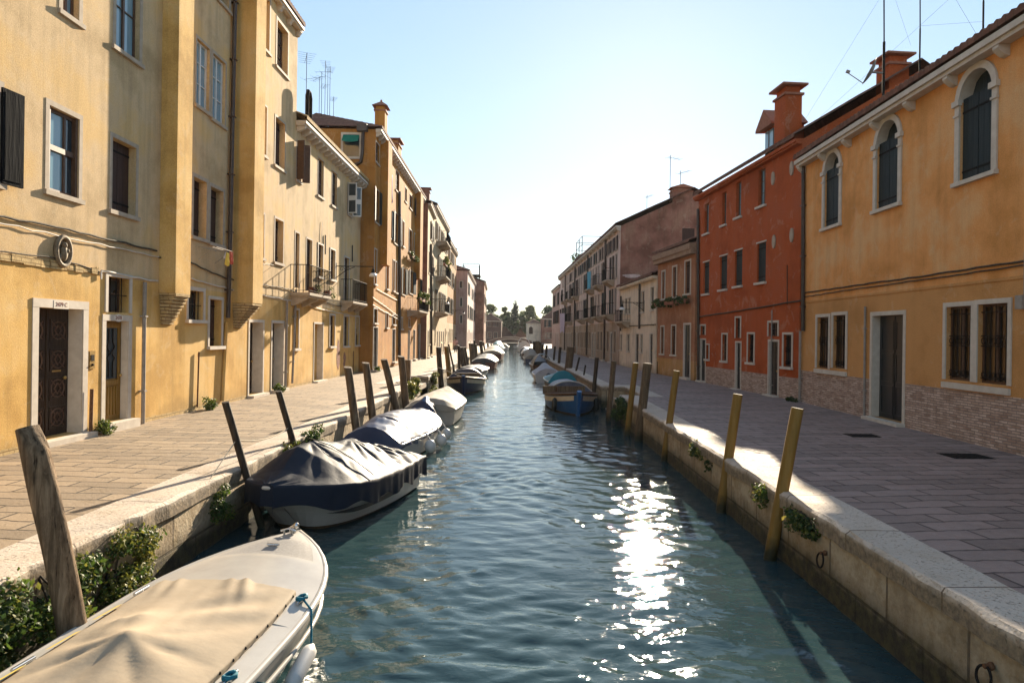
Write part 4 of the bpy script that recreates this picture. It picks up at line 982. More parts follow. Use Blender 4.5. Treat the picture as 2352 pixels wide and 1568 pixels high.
# long pale terrace with balconies and its brown end wall
R5 = rh('long pale pink terrace with rows of small balconies and a brown end wall', (7.5, 50.6), (5.95, 98), 10.3, 'pale_pink', rise=2.6, D=11, rev=.12, bands=[(3.2, 'taupe')], side='old_wall', corb=2.2, over=.4)
fill(R5, [(.9, 1.6), (3.9, 1.9), (6.6, 1.8), (8.75, 1.0)], 26, 21, w_=.8, open_p=.45, doors=.3)
for i, x in enumerate((44.0, 38.6, 33.2, 27.0, 21.5, 15.5, 9.0)):
    for z in (3.8, 6.5):
        if (i + (z > 5)) % 5 != 4: balcony(R5, x - 1.1, x + 1.1, z, .7, .9, bars=.16)
for x in (41.0, 30.0, 19.0, 8.0): R5.pipe([(x, -.1, 10.1), (x, -.1, .2)], .08)
R5.chimney(16, 3.6, 1.6, 1.2, 13.4, 'old_brick', 'flat')
R5.chimney(R5.L - .5, 4.6, .9, 1.5, 13.35, 'old_wall', 'gab', zb=11)
for x, y, z1 in ((46, 4, 16), (44.5, 5.2, 15.2), (38, 4, 14.6), (35, 4, 13.6), (30, 4, 13.8), (25, 4, 14.4), (20, 4, 13.6)): R5.antenna(x, y, 11.5, z1, [(.2, 1.2, 4, x)], .02)
m = MB()
for x in (9, 12, 15):
    for y in (1.2, 4.5): m.tube([(x, y, 10.8), (x, y, 14.2)], .05, 5)
for z in (13.2, 14.2):
    for y in (1.2, 4.5): m.tube([(9, y, z), (15, y, z)], .035, 5)
    for x in (9, 15): m.tube([(x, 1.2, z), (x, 4.5, z)], .035, 5)
m.box(8.8, 15.2, 1.0, 4.7, 11.9, 12.05); m.build('roof_terrace', [M['iron']], R5.roofobj)
for (x, z, w_, hh, sd) in ((.9, 6.6, 1.5, .3, 2), (3.2, 6.65, .9, .35, 9), (3.2, 4.9, 2.0, 2.3, 4)):
    r = random.Random(sd); n = 18; pts = [(x + w_ / 2 * math.cos(6.283 * i / n) * r.uniform(.75, 1.1), z + hh / 2 * math.sin(6.283 * i / n) * r.uniform(.8, 1.1)) for i in range(n)]
    MB().add([(R5.L + .006, a, b) for a, b in pts], [tuple(range(n))]).build('plaster_patch', [M['pale_pink']], R5.root)
MB().box(R5.L + .002, R5.L + .05, 4.6, 5.5, 9.0, 10.2).build('window', [M['shutter_brown']], R5.root)
R6 = rh('narrow pale house at the far end of the shaded bank', (5.95, 98.2), (5.6, 113), 9.2, 'pink', rise=1.6, corb=None, rev=.13)
fill(R6, [(.9, 1.6), (3.9, 1.9), (6.6, 1.8)], 5, 31)
# ---- across the end of the canal: houses that face us
def cross(label, x0, x1, Y, H, wall, floors=None, cols=2, seed=1, **k):
    h = House(label, (x0, Y), (x1, Y), H, wall, **k)
    if floors: fill(h, floors, cols, seed, ground=False)
    else: h.finish()
    return h
def ux(u, Y): return on_y(u, 780, Y).x
E1 = cross('dark brick house with shuttered windows and a dark roof left of the far bridge', ux(1098, 178), ux(1151, 178), 178, on_y(1130, 737, 178).z, 'far_brick', [(1.2, 1.4), (4.2, 1.6)], 3, 41, rise=2.9, gable=False, corb=None, D=10)
E2 = cross('left of two low brick gabled sheds behind the far bridge', ux(1151, 190), ux(1182, 190), 190, on_y(1165, 775, 190).z, 'far_brick', D=10, rise=.6, corb=None)
E3 = cross('right of two low brick gabled sheds behind the far bridge', ux(1182, 190), ux(1211, 190), 190, on_y(1195, 775, 190).z, 'far_brick', D=10, rise=.6, corb=None)
for e, (a, b, c) in ((E2, ((1151, 752), (1162, 752), (1182, 775))), (E3, ((1182, 775), (1195, 756), (1211, 775)))):
    P = [on_y(u, v, 189.9) for u, v in (a, b, c)]; m = MB().add([(p.x, 189.9, p.z) for p in P] + [(P[2].x, 189.9, 1.2), (P[0].x, 189.9, 1.2)], [(0, 1, 2, 3, 4)]); 
    for p, q in zip(P, P[1:]): m.obox(((p.x + q.x) / 2, 189.8, (p.z + q.z) / 2 + .1), ((q.x - p.x) / 2, 0, (q.z - p.z) / 2), (0, .3, 0), (0, 0, .12), 1)
    o = m.build('gable', [M['far_brick'], M['far_brick']], e.root); bpy.context.view_layer.update(); o.matrix_parent_inverse = e.root.matrix_basis.inverted()
E4 = cross('small cream house with an arched window right of the far bridge', ux(1209, 180), ux(1242, 180), 180, on_y(1225, 742, 180).z, 'cream', None, rise=1.8, gable=False, corb=None, D=8)
E5 = cross('brown brick house half hidden at the right end of the canal', ux(1243, 176), ux(1300, 176), 176, on_y(1255, 732, 176).z, 'old_wall', [(1.2, 1.5), (4.2, 1.8)], 4, 44, rise=3, gable=False, corb=None, D=9)
p = on_y(1219.5, 757, 179.9); m = MB(); n = 10
m.add([(p.x - .5, 179.9, p.z - 1.1), (p.x + .5, 179.9, p.z - 1.1)] + [(p.x + .5 * math.cos(math.pi * i / n), 179.9, p.z + .3 + .5 * math.sin(math.pi * i / n)) for i in range(n + 1)], [tuple(range(n + 3))])
o = m.build('window', [M['shutter_brown']], E4.root); bpy.context.view_layer.update(); o.matrix_parent_inverse = E4.root.matrix_basis.inverted()
# ------------------------------------------------------------------ bridge at the end of the canal
def bridge():
    Y = 158.; c = on_y(1181, 773, Y); x0, x1 = -6.8, 3.6; cx = (x0 + x1) / 2; r = (x1 - x0) / 2
    t = thing('bridge', 'low arched brick footbridge closing the view at the far end of the canal', 'bridge', (cx, Y, 0))
    m = MB(); n = 20; top = c.z
    def up(a): return -.1 + (top - .1) * math.cos(a * math.pi / 2) ** 1.0 if abs(a) < 1 else 0.
    lo = [(r * .92 * math.sin(q), -1.3 + (top + .65) * math.cos(q)) for q in [(-1 + 2 * i / n) * math.pi / 2 for i in range(n + 1)]]
    for i in range(n):
        (xa, za), (xb, zb) = lo[i], lo[i + 1]; ta, tb = up(xa / (r * 1.3)) + .05, up(xb / (r * 1.3)) + .05
        for y, f in ((0, 1), (2.6, 0)):
            q = [(xa, y, za), (xb, y, zb), (xb, y, max(tb, zb + .15)), (xa, y, max(ta, za + .15))]; m.add(q, [(0, 1, 2, 3) if f else (3, 2, 1, 0)])
        m.add([(xa, 0, za), (xb, 0, zb), (xb, 2.6, zb), (xa, 2.6, za)], [(3, 2, 1, 0)]); m.add([(xa, 0, ta), (xb, 0, tb), (xb, 2.6, tb), (xa, 2.6, ta)], [(0, 1, 2, 3)])
    for s in (-1, 1): m.box(s * r * .92 - (.0 if s > 0 else 2.2), s * r * .92 + (2.2 if s > 0 else 0), 0, 2.6, -3, .1)
    m.build('arch', [M['far_brick']], t)
    k = MB()
    for i in range(24):
        xa, xb = [(-1 + 2 * q / 24) * r * 1.02 for q in (i, i + 1)]; za, zb = up(xa / (r * 1.3)) + .06, up(xb / (r * 1.3)) + .06
        for y in (-.06, 2.46): k.add([(x, yy, z) for yy in (y, y + .2) for x, z in ((xa, za), (xb, zb), (xb, zb + .14), (xa, za + .14))], [(0, 1, 2, 3), (7, 6, 5, 4), (3, 2, 6, 7), (1, 0, 4, 5)])
    k.build('parapet_coping', [M['stone_grey']], t)
    k = MB()
    for i in range(n):
        (xa, za), (xb, zb) = lo[i], lo[i + 1]; k.add([(xa, -.05, za), (xb, -.05, zb), (xb, -.05, zb + .28), (xa, -.05, za + .28)], [(0, 1, 2, 3)])
        k.add([(xa, -.05, za), (xb, -.05, zb), (xb, -.001, zb), (xa, -.001, za)], [(3, 2, 1, 0)])
    k.build('arch_ring', [M['stone_grey']], t)
bridge()
# ------------------------------------------------------------------ foliage
def leaves(m, blobs, n, size, seed, flat=.0, mats=1, drop=0.):
    """leaf-sized folded faces scattered through overlapping clumps"""
    r = random.Random(seed); wts = [b[3] * b[4] * b[5] for b in blobs]
    for _ in range(n):
        b = r.choices(blobs, wts)[0]
        while True:
            p = Vector((r.uniform(-1, 1), r.uniform(-1, 1), r.uniform(-1, 1)))
            if .25 < p.length < 1: break
        if p.length < .6 and r.random() < .5: p = p.normalized() * r.uniform(.65, 1)
        if r.random() < .14: p = p * 1.32
        c = Vector((b[0] + p.x * b[3], b[1] + p.y * b[4], b[2] + p.z * b[5]))
        nv = (p.normalized() * .7 + Vector((r.gauss(0, .6), r.gauss(0, .6), r.gauss(.25, .6)))).normalized()
        a = nv.cross(Vector((r.gauss(0, 1), r.gauss(0, 1), r.gauss(0, 1)))).normalized(); d = nv.cross(a); s = size * r.uniform(.55, 1.35)
        a = a * s; d = d * s * .62
        m.add([c - a, c + d - nv * s * .15, c + a, c - d - nv * s * .15], [(0, 1, 2), (0, 2, 3)], r.randrange(mats) if mats > 1 and r.random() < .6 else 0)
def tree(name, label, x, y, blobs, h, mat, n, size, seed, trunk=.35):
    t = thing(name, label, 'tree', (x, y, 0), 0, None)
    m = MB(); leaves(m, blobs, n, size, seed); m.build('crown', [M[mat]], t)
    k = MB(); k.tube([(0, 0, -1), (.1, 0, h * .3), (.0, .1, h * .6), (.1, 0, h * .85)], [trunk, trunk * .8, trunk * .5, trunk * .15], 8)
    r = random.Random(seed)
    for i in range(7):
        z = h * r.uniform(.25, .7); an = r.uniform(0, 6.28); l_ = h * r.uniform(.2, .38)
        k.tube([(0.05, 0, z), (math.cos(an) * l_ * .5, math.sin(an) * l_ * .5, z + l_ * .35), (math.cos(an) * l_, math.sin(an) * l_, z + l_ * .8)], [trunk * .35, trunk * .22, trunk * .06], 6)
    k.build('trunk', [M['bark']], t); return t
def crown(seed, R_, z0, z1, n):
    r = random.Random(seed); out = []
    for i in range(n):
        z = r.uniform(z0, z1); f = math.sin(math.pi * min(1, max(.12, (z - z0) / (z1 - z0) * .8 + .15))); an = r.uniform(0, 6.28); d = R_ * f * r.uniform(.1, .95); s = R_ * r.uniform(.13, .27)
        out.append((d * math.cos(an), d * math.sin(an), z, s, s, s * .75))
    return out
TY = 215.
def tz(v, Y=TY): return on_y(1190, v, Y).z
for i, (u0, u1, v, lab, mt, nb) in enumerate(((1098, 1152, 699, 'airy pale green tree behind the dark brick house at the canal end', 'leaf_tree', 26), (1142, 1174, 705, 'rounded tree left of the tall dark cypress', 'leaf_tree', 18),
        (1192, 1238, 699, 'broad sunlit tree right of the tall dark cypress', 'leaf_tree', 26), (1234, 1290, 700, 'dark spreading tree behind the brown house at the right end', 'leaf_dark', 26))):
    Y = TY + 6 * (i % 3); x0, x1 = ux(u0, Y), ux(u1, Y); top = tz(v, Y); R_ = (x1 - x0) / 2
    tree('broadleaf_tree', lab, (x0 + x1) / 2, Y, crown(50 + i, R_ * 1.25, 1.5, top - R_ * .2, nb * 3), top, mt, 8000, .27, 60 + i)
Y = TY - 6; top = tz(690, Y); tree('cypress', 'tall dark cypress rising behind the far bridge', ux(1181, Y), Y, [(rnd.uniform(-.3, .3) * 1.5, rnd.uniform(-.5, .5), z, 1.75 * (1.03 - (z / top) ** 2.2) + .25, 1.5 * (1.03 - (z / top) ** 2) + .2, 1.1) for z in [1.5 + (top - 2) * i / 15 for i in range(16)]], top, 'leaf_cypress', 5200, .24, 71)
for i, (u0, u1, v, lab) in enumerate(((1146, 1183, 726, 'low dark tree above the left brick shed'), (1183, 1214, 722, 'low dark tree above the right brick shed'))):
    Y = TY - 14; x0, x1 = ux(u0, Y), ux(u1, Y); top = tz(v, Y); R_ = (x1 - x0) / 2
    tree('broadleaf_tree', lab, (x0 + x1) / 2, Y, crown(90 + i, R_ * 1.4, .5, top - R_ * .2, 46), top, 'leaf_dark', 6000, .26, 95 + i)

def plant(name, label, cat, base, blobs, n, size, mats, seed, stems=8, group=None):
    t = thing(name, label, cat, base, 0, group)
    m = MB(); leaves(m, blobs, n, size, seed, mats=len(mats)); m.build('foliage', [M[x] for x in mats], t)
    k = MB(); r = random.Random(seed)
    for i in range(stems):
        b = r.choice(blobs); k.tube([(0, 0, 0), (b[0] * .5, b[1] * .5, b[2] * .5 + .05), (b[0], b[1], b[2])], [.012, .009, .004], 5)
    k.build('stem', [M['bark']], t); return t
def hang(y0, y1, side, seed, z0=-.02, zlow=-.75, out=.22, n=10):
    """clumps spilling over the coping down the quay face, local to the middle of the run"""
    r = random.Random(seed); o = []
    for i in range(n):
        y = r.uniform(y0, y1); z = r.uniform(zlow, z0); s = r.uniform(.10, .2); s *= .6 + .4 * min(1, out / .25); o.append((side * r.uniform(.02, out) * (1 - abs(y - (y0 + y1) / 2) / (y1 - y0)), y, z, s, s * 1.3, s))
    return o
plant('wall_plant', 'large leafy bush hanging on the quay wall right of the big foreground post', 'plant', (-4.42, 6.3, -.1), hang(-.75, .7, 1, 1, -.06, -.6, .38, 20), 4600, .030, ['leaf', 'leaf_dark', 'leaf_dry'], 2, 14)
plant('wall_plant', 'dark bush with small yellow flowers in the bottom left corner', 'plant', (-4.42, 4.95, -.1), hang(-.75, .55, 1, 3, -.08, -.7, .46, 22), 5200, .030, ['leaf_dark', 'leaf'], 4, 14)
plant('wall_plant', 'yellow green ivy hanging on the quay wall above the iron ring', 'plant', (-4.42, 7.75, -.12), hang(-.55, .45, 1, 5, -.02, -.62, .18, 16), 3400, .026, ['leaf_dry', 'leaf', 'leaf_dark'], 6, 10)
plant('wall_plant', 'small leafy clump on the quay wall beside the bow of the black covered boat', 'plant', (-4.42, 10.1, -.15), hang(-.25, .2, 1, 7, -.05, -.45, .12, 8), 1100, .024, ['leaf', 'leaf_dry', 'leaf_dark'], 8, 8)
plant('wall_plant', 'bright leafy tuft on the kerb behind the black covered boat', 'plant', (-4.38, 13.2, 0), hang(-.3, .3, 1, 9, .02, -.25, .12, 7), 800, .028, ['leaf_dry', 'leaf'], 10, 8)
plant('wall_plant', 'dark tuft on the kerb just before the paired timber posts', 'plant', (-4.38, 14.5, 0), hang(-.4, .4, 1, 11, .04, -.35, .14, 9), 1100, .03, ['leaf_dark', 'leaf'], 12, 8)
plant('wall_plant', 'bright bush by the landing steps on the sunny bank', 'plant', (-4.35, 27.2, 0), hang(-1.2, 1.0, 1, 13, .30, -.5, .35, 16), 2600, .05, ['leaf_dry', 'leaf', 'leaf_dark'], 14, 10)
plant('wall_plant', 'yellowing growth on the quay corner past the landing steps', 'plant', (-4.42, 34.6, -.1), hang(-.5, 1.6, 1, 15, .1, -.8, .25, 14), 1700, .05, ['leaf_dry', 'leaf_dark'], 16, 8)
plant('wall_plant', 'big dark bush on the shaded quay behind the blue boat', 'plant', (3.72, 23.5, -.1), hang(-1.1, 1.1, -1, 17, .02, -.7, .32, 18), 2600, .045, ['leaf_dark', 'leaf'], 18, 12)
plant('wall_plant', 'trailing plant on the shaded quay behind the nearest ochre post', 'plant', (3.73, 9.0, -.12), hang(-.6, .35, -1, 19, -.05, -.20, .06, 9), 900, .028, ['leaf_dark', 'leaf', 'leaf_dry'], 20, 8)
plant('wall_plant', 'small plant on the shaded quay left of the nearest ochre post', 'plant', (3.73, 10.35, -.1), hang(-.25, .25, -1, 21, .0, -.16, .05, 6), 420, .03, ['leaf', 'leaf_dry', 'leaf_dark'], 22, 8)
plant('wall_plant', 'wispy plant on the shaded quay between the second and third ochre posts', 'plant', (3.73, 13.8, -.1), hang(-.7, .5, -1, 23, .0, -.22, .05, 7), 420, .032, ['leaf_dark', 'leaf_dry'], 24, 8)
for (x, y, lab, sd) in ((-8.45, 13.95, 'small weed at the wall foot between the two nearest doors', 30), (-8.42, 18.55, 'flowering weed at the wall foot below the thin rusty pipe', 32), (-8.4, 24.0, 'small weed at the wall foot between the two recessed doors', 34), (-7.7, 37.3, 'bushy weed at the corner of the orange house', 36)):
    plant('weed', lab, 'plant', (x, y, 0), [(rnd.uniform(-.05, .16), rnd.uniform(-.22, .22), rnd.uniform(.05, .26), .10, .11, .09) for _ in range(7)], 420, .035, ['leaf', 'leaf_dry', 'leaf_dark'], sd, 6)
plant('weed', 'little clump of weeds at the foot of the drainpipe between red and orange house', 'plant', (9.45, 23.1, 0), [(rnd.uniform(-.2, .0), rnd.uniform(-.25, .25), .08, .1, .1, .08) for _ in range(6)], 260, .035, ['leaf_dark'], 38, 5)
# yellow umbels over the corner bush
for i, (x, y, z) in enumerate(((-3.75, 4.55, -.38), (-3.86, 4.72, -.27), (-3.78, 4.62, -.55), (-3.66, 4.78, -.43), (-3.95, 4.6, -.62), (-3.72, 4.95, -.5))):
    t = thing('fennel_flower', 'yellow flower head on a thin stem above the dark corner bush', 'flower', (x, y, z), 0, 'yellow flower heads over the corner bush')
    k = MB().tube([(-.15, .05, -.35), (-.05, .02, -.15), (0, 0, 0)], .005, 5); k.build('stem', [M['leaf']], t)
    k = MB(); r = random.Random(i)
    for _ in range(40):
        a, d = r.uniform(0, 6.28), r.uniform(0, .045); k.ball((d * math.cos(a), d * math.sin(a), .012 - d * .25 + r.uniform(-.008, .008)), .007, 4)
    k.build('flower_head', [M['flower']], t)

# ------------------------------------------------------------------ mooring posts
def post(name, label, base, top, r0, r1, mat, seed, cap=None, n=12, rough=.06, group=None, cut=0., bend=0.):
    b, t_ = Vector(base), Vector(top); b = b + (b - t_).normalized() * 1.2
    r = random.Random(seed); k = 14; m = MB(); vs = []
    ax = (t_ - b).normalized(); s1 = ax.cross(Vector((0, 1, 0))).normalized(); s2 = ax.cross(s1)
    ph = [r.uniform(0, 6.28) for _ in range(4)]
    for i in range(k + 1):
        f = i / k; c = b.lerp(t_, f) + s1 * (bend * math.sin(f * math.pi)) ; rad = r0 + (r1 - r0) * f
        for j in range(n):
            a = 2 * math.pi * j / n; q = rad * (1 + rough * (math.sin(2 * a + ph[0] + f * 1.5) + .6 * math.sin(3 * a + ph[1] - f * 2) + .5 * math.sin(5 * f * 3 + ph[2] + a)) + rough * r.uniform(-.35, .35))
            p = c + s1 * q * math.cos(a) + s2 * q * math.sin(a)
            if i == k: p += ax * cut * math.cos(a + .6) * rad
            vs.append(p - Vector(base))
    m.add(vs, [(i * n + j, i * n + (j + 1) % n, (i + 1) * n + (j + 1) % n, (i + 1) * n + j) for i in range(k) for j in range(n)], 0, True)
    m.add(vs[-n:], [tuple(range(n))[::-1]], 1)
    o = m.build(name, [M[mat], M[cap or mat]], None, base); tag(o, label, 'mooring post', group)
    o.location = base; return o
def post_near(name, label, base, top, r0, r1, mat, seed, n=28, group=None, **_):
    b, t_ = Vector(base), Vector(top); b = b + (b - t_).normalized() * 1.1; ax = (t_ - b).normalized(); s1 = ax.cross(Vector((0, 1, 0))).normalized(); s2 = ax.cross(s1); k = 60; m = MB(); vs = []
    for i in range(k + 1):
        f = i / k; c = b.lerp(t_, f) + s1 * (-.05 * math.sin(f * math.pi)) ; rad = r0 + (r1 - r0) * f + .004 * math.sin(f * 17)
        for j in range(n):
            a = 2 * math.pi * j / n; q = rad * (1 + .07 * math.sin(2 * a + .6 + f) + .05 * math.sin(3 * a - f * 3))
            q -= .016 * max(0, 1 - abs(((a - 3.6 + .25 * math.sin(f * 8)) / .16))) * (1 if f > .55 else .25)          # long drying crack
            q += .006 * mnoise.noise(Vector((math.cos(a) * 5, math.sin(a) * 5, f * 4))) + .004 * mnoise.noise(Vector((math.cos(a) * 14, math.sin(a) * 14, f * 6)))
            p = c + s1 * q * math.cos(a) + s2 * q * math.sin(a)
            if f > .93: # right side hewn off to a slanting shoulder
                side = (p - c).dot(Vector((.8, -.25, 0))); p -= Vector((.8, -.25, 0)) * max(0, side - (rad * .9 - (f - .93) * 1.7)) * .85
            vs.append(p - Vector(base))
    m.add(vs, [(i * n + j, i * n + (j + 1) % n, (i + 1) * n + (j + 1) % n, (i + 1) * n + j) for i in range(k) for j in range(n)], 0, True)
    m.add(vs[-n:], [tuple(range(n))[::-1]], 0)
    return tag(m.build(name, [M[mat]], None, base), label, 'mooring post', group)
def ppx(top, bot, Xb=None, Y=None, wz=WZ):
    """foot on the water (by its pixel, or by a known distance from the quay edge) and the top at the same distance"""
    if Y is None: Y = (on_z(*bot, wz).y if Xb is None else Xb / ray(*bot)[0])
    b = on_y(*bot, Y); t_ = on_y(*top, Y)
    d = (t_ - b) / (t_.z - b.z); return tuple(b + d * (WZ - b.z)), tuple(t_)
GL, GR = 'mooring posts along the sunny quay', 'mooring posts along the shaded quay'
b_, t_ = ppx((66, 982), (150, 1425), Y=5.95)
post_near('mooring_post', 'thick weathered and bowed timber post at the left edge of the picture', b_, t_, .108, .106, 'wood_near', 1, group=GL)
LP = [((518, 923), (566, 1090), -4.28, .062, 'wood_post_dark', 'thin dark leaning post with a chain, nearest on the sunny quay after the thick one'), ((640, 898), (679, 1035), -4.28, .068, 'wood_post_dark', 'thin dark leaning post with a rusty collar and a white rope tied round it'),
      ((799, 843), (821, 1003), -4.15, .115, 'wood_post', 'left post of the tall pair of timber posts behind the black covered boat'), ((840, 833), (860, 990), -4.15, .115, 'wood_post', 'right post of the tall pair of timber posts behind the black covered boat'),
      ((882, 825), (913, 950), -4.15, .12, 'wood_post', 'leaning timber post behind the blue and silver covered boat'), ((921, 818), (931, 920), -4.15, .13, 'wood_post', 'upright timber post just before the landing steps of the sunny bank'),
      ((1007, 797), (1014, 890), -4.15, .15, 'wood_post_dark', 'dark post beside the bow of the navy boat'), ((1025, 795), (1032, 866), -4.15, .16, 'post_ochre', 'ochre post behind the navy boat'),
      ((1030, 790), (1043, 851), -4.2, .06, 'wood_post_dark', 'very thin slanting pole behind the ochre post'), ((1053, 793), (1055, 846), -4.2, .11, 'wood_post_dark', 'first of the row of dark posts beyond the ochre post'),
      ((1057, 797), (1063, 842), -4.2, .12, 'wood_post_dark', 'second of the row of dark posts beyond the ochre post'), ((1062, 797), (1069, 838), -4.2, .11, 'wood_post_dark', 'third of the row of dark posts beyond the ochre post'),
      ((1067, 797), (1074, 836), -4.2, .12, 'wood_post_dark', 'last of the row of dark posts beyond the ochre post'), ((1082, 788), (1086, 832), -4.2, .25, 'wood_post', 'thick brown post between the white and the dark covered far boats'),
      ((1089, 781), (1092, 826), -4.2, .1, 'wood_post_dark', 'slim post just right of the thick brown one'), ((1093, 790), (1096, 822), -4.2, .1, 'wood_post_dark', 'short slim post two places right of the thick brown one'),
      ((1104, 783), (1107, 815), -4.2, .2, 'wood_post_dark', 'dark post left of the cream covered far boat'), ((1110, 785), (1115, 812), -4.2, .12, 'wood_post_dark', 'slanting post beside the cream covered far boat'),
      ((1120, 788), (1122, 806), -4.2, .14, 'wood_post_dark', 'farthest left of the tiny posts before the teal covered far boat'), ((1128, 789), (1130, 804), -4.2, .14, 'wood_post_dark', 'farthest right of the tiny posts before the teal covered far boat')]
for i, (tp, bt, X, rad, mt, lab) in enumerate(LP):
    b_, t_ = ppx(tp, bt, Xb=X); post('mooring_post', lab, b_, t_, rad * 1.05, rad * .93, mt, 10 + i, group=GL, cut=.3 if rad < .14 else .15)
b_, t_ = ppx((933, 838), (934, 881), Xb=-4.75); m = MB().box(-.13, .13, -.13, .13, -.9, 1.0); o = tag(m.build('bollard', [M['wood_post']], None, (b_[0], b_[1], 0.)), 'short square timber bollard at the landing steps of the sunny bank', 'bollard')
RP = [((1832, 937), (1768, 1283), .088, 'post_ochre', 'nearest ochre post on the shaded quay, at the right of the sun glitter'), ((1695, 905), (1655, 1175), .088, 'post_ochre', 'second nearest ochre post on the shaded quay'),
      ((1554, 851), (1525, 1060), .088, 'post_ochre', 'third ochre post on the shaded quay'), ((1488, 834), (1466, 1012), .13, 'wood_post', 'rough timber post with a pale streak between two ochre posts'),
      ((1460, 833), (1440, 1000), .095, 'post_ochre', 'ochre post left of the rough timber post'), ((1410, 829), (1399, 948), .10, 'wood_post', 'brown post with a white top behind the blue boat'), ((1371, 821), (1361, 935), .09, 'wood_post_dark', 'dark round post at the stern of the blue boat')]
for i, (tp, bt, rad, mt, lab) in enumerate(RP):
    b_, t_ = ppx(tp, bt) if i < 5 else ppx(tp, bt, Xb=3.35); post('mooring_post', lab, b_, t_, rad, rad * .96, mt, 40 + i, 'post_top', rough=.012 if 'ochre' in mt else .05, group=GR)
RP2 = [((1345, 838), (1337, 886), 3.5, .05, 'wood_post_dark', 'short thin stake right of the thick timber pile'), ((1331, 820), (1318, 872), 3.4, .07, 'wood_post_dark', 'thin stake just right of the thick timber pile'), ((1311, 797), (1303, 866), 3.25, .26, 'wood_post', 'very thick timber pile on the shaded quay'),
       ((1287, 797), (1282, 853), 3.1, .12, 'wood_post_dark', 'slim dark post just left of the thick timber pile'), ((1275, 795), (1270, 846), 3.0, .1, 'wood_post_dark', 'slim dark post second left of the thick timber pile'),
       ((1256, 793), (1253, 828), 2.6, .13, 'wood_post_dark', 'slanting post beside the arched canopy boat'), ((1247, 790), (1245, 822), 2.5, .13, 'wood_post_dark', 'post right of the far cluster of piles'),
       ((1240, 786), (1239, 818), 2.3, .22, 'wood_post', 'right pile of the far cluster on the shaded quay'), ((1235, 783), (1234, 815), 2.2, .25, 'wood_post', 'middle pile of the far cluster on the shaded quay'), ((1229, 784), (1228, 812), 2.0, .3, 'wood_post_dark', 'left pile of the far cluster on the shaded quay')]
for i, (tp, bt, X, rad, mt, lab) in enumerate(RP2):
    b_, t_ = ppx(tp, bt, Xb=X); post('mooring_post', lab, b_, t_, rad, rad * .9, mt, 60 + i, group=GR, rough=.05)

def rope(pts, r, mat, name, label, cat='rope', sag=0.):
    out = []
    for a, b in zip(pts, pts[1:]):
        a, b = Vector(a), Vector(b)
        for i in range(8): t = i / 8; out.append(a.lerp(b, t) - Vector((0, 0, sag * 4 * t * (1 - t))))
    out.append(Vector(pts[-1])); c = out[0]
    return tag(MB().tube([p - c for p in out], r, 6).build(name, [M[mat]], None, c), label, cat)
b2, t2 = ppx((640, 898), (679, 1035), Xb=-4.28); b2, t2 = Vector(b2), Vector(t2); q = t2.lerp(b2, .36)
b1, t1 = ppx((518, 923), (566, 1090), Xb=-4.28); q1 = Vector(t1).lerp(Vector(b1), .30)
rope([q, q1], .010, 'rope', 'mooring_rope', 'white rope slung between the two thin dark leaning posts', sag=.10)
rope([q1, (-4.43, 9.35, -.25)], .008, 'rope', 'mooring_rope', 'thin line running from the nearest thin post down to the quay wall')
rope([q + Vector((0, -.08, 0)), (q.x + .08, q.y - .1, -.5)], .006, 'cable', 'hanging_line', 'thin dark line hanging down from the thin post with the rusty collar')
c = t2.lerp(b2, .72); m = MB()
m.tube([(.13 * math.cos(a), .13 * math.sin(a), .02 * math.sin(3 * a)) for a in [2 * math.pi * i / 14 for i in range(15)]], .05, 8); m.tube([(.1 * math.cos(a), .12 * math.sin(a), .09 + .02 * math.sin(2 * a)) for a in [2 * math.pi * i / 14 for i in range(15)]], .035, 8)
m.tube([(.05, -.1, -.02), (.06, -.14, -.18)], .03, 6)
tag(m.build('rusty_collar', [M['rust']], None, c), 'rusty ring collar round the second thin dark post', 'collar')
def ring(x, y, z, side, label, tilt=.2):
    t = thing('mooring_ring', label, 'mooring ring', (x, y, z)); s = side
    MB().tube([(s * (.05 + .03 * abs(math.sin(a / 2))), .085 * math.sin(a), -.085 + .085 * math.cos(a)) for a in [2 * math.pi * i / 18 for i in range(19)]], .011, 7).build('ring', [M['iron']], t)
    MB().ball((s * .015, 0, .0), (.028, .028, .035), 8).tube([(0, 0, 0), (s * .07, 0, 0)], .02, 6).build('eye_bolt', [M['rust']], t)
p = on_z(517, 1300, -.5); ring(-4.385, 7.3, -.42, 1, 'iron mooring ring on the sunny quay wall below the yellow green ivy')
ring(3.735, 8.2, -.42, -1, 'iron mooring ring on the shaded quay wall beside the nearest ochre post'); ring(3.735, 5.32, -.38, -1, 'iron mooring ring in the bottom right corner of the picture')
for (u, v, lab, w_, h_) in ((2218, 1047, 'dark iron cover in the shaded paving below the large barred windows', .55, .38), (1978, 1000, 'dark iron drain cover at the foot of the thin grey pipe', .5, .3)):
    p = on_z(u, v); m = MB().box(-h_, h_, -w_ / 2, w_ / 2, -.02, .006)
    for i in range(6): m.box(-h_ + .04 + i * .11, -h_ + .09 + i * .11, -w_ / 2 + .03, w_ / 2 - .03, .006, .012)
    tag(m.build('drain_cover', [M['iron']], None, p), lab, 'drain cover')

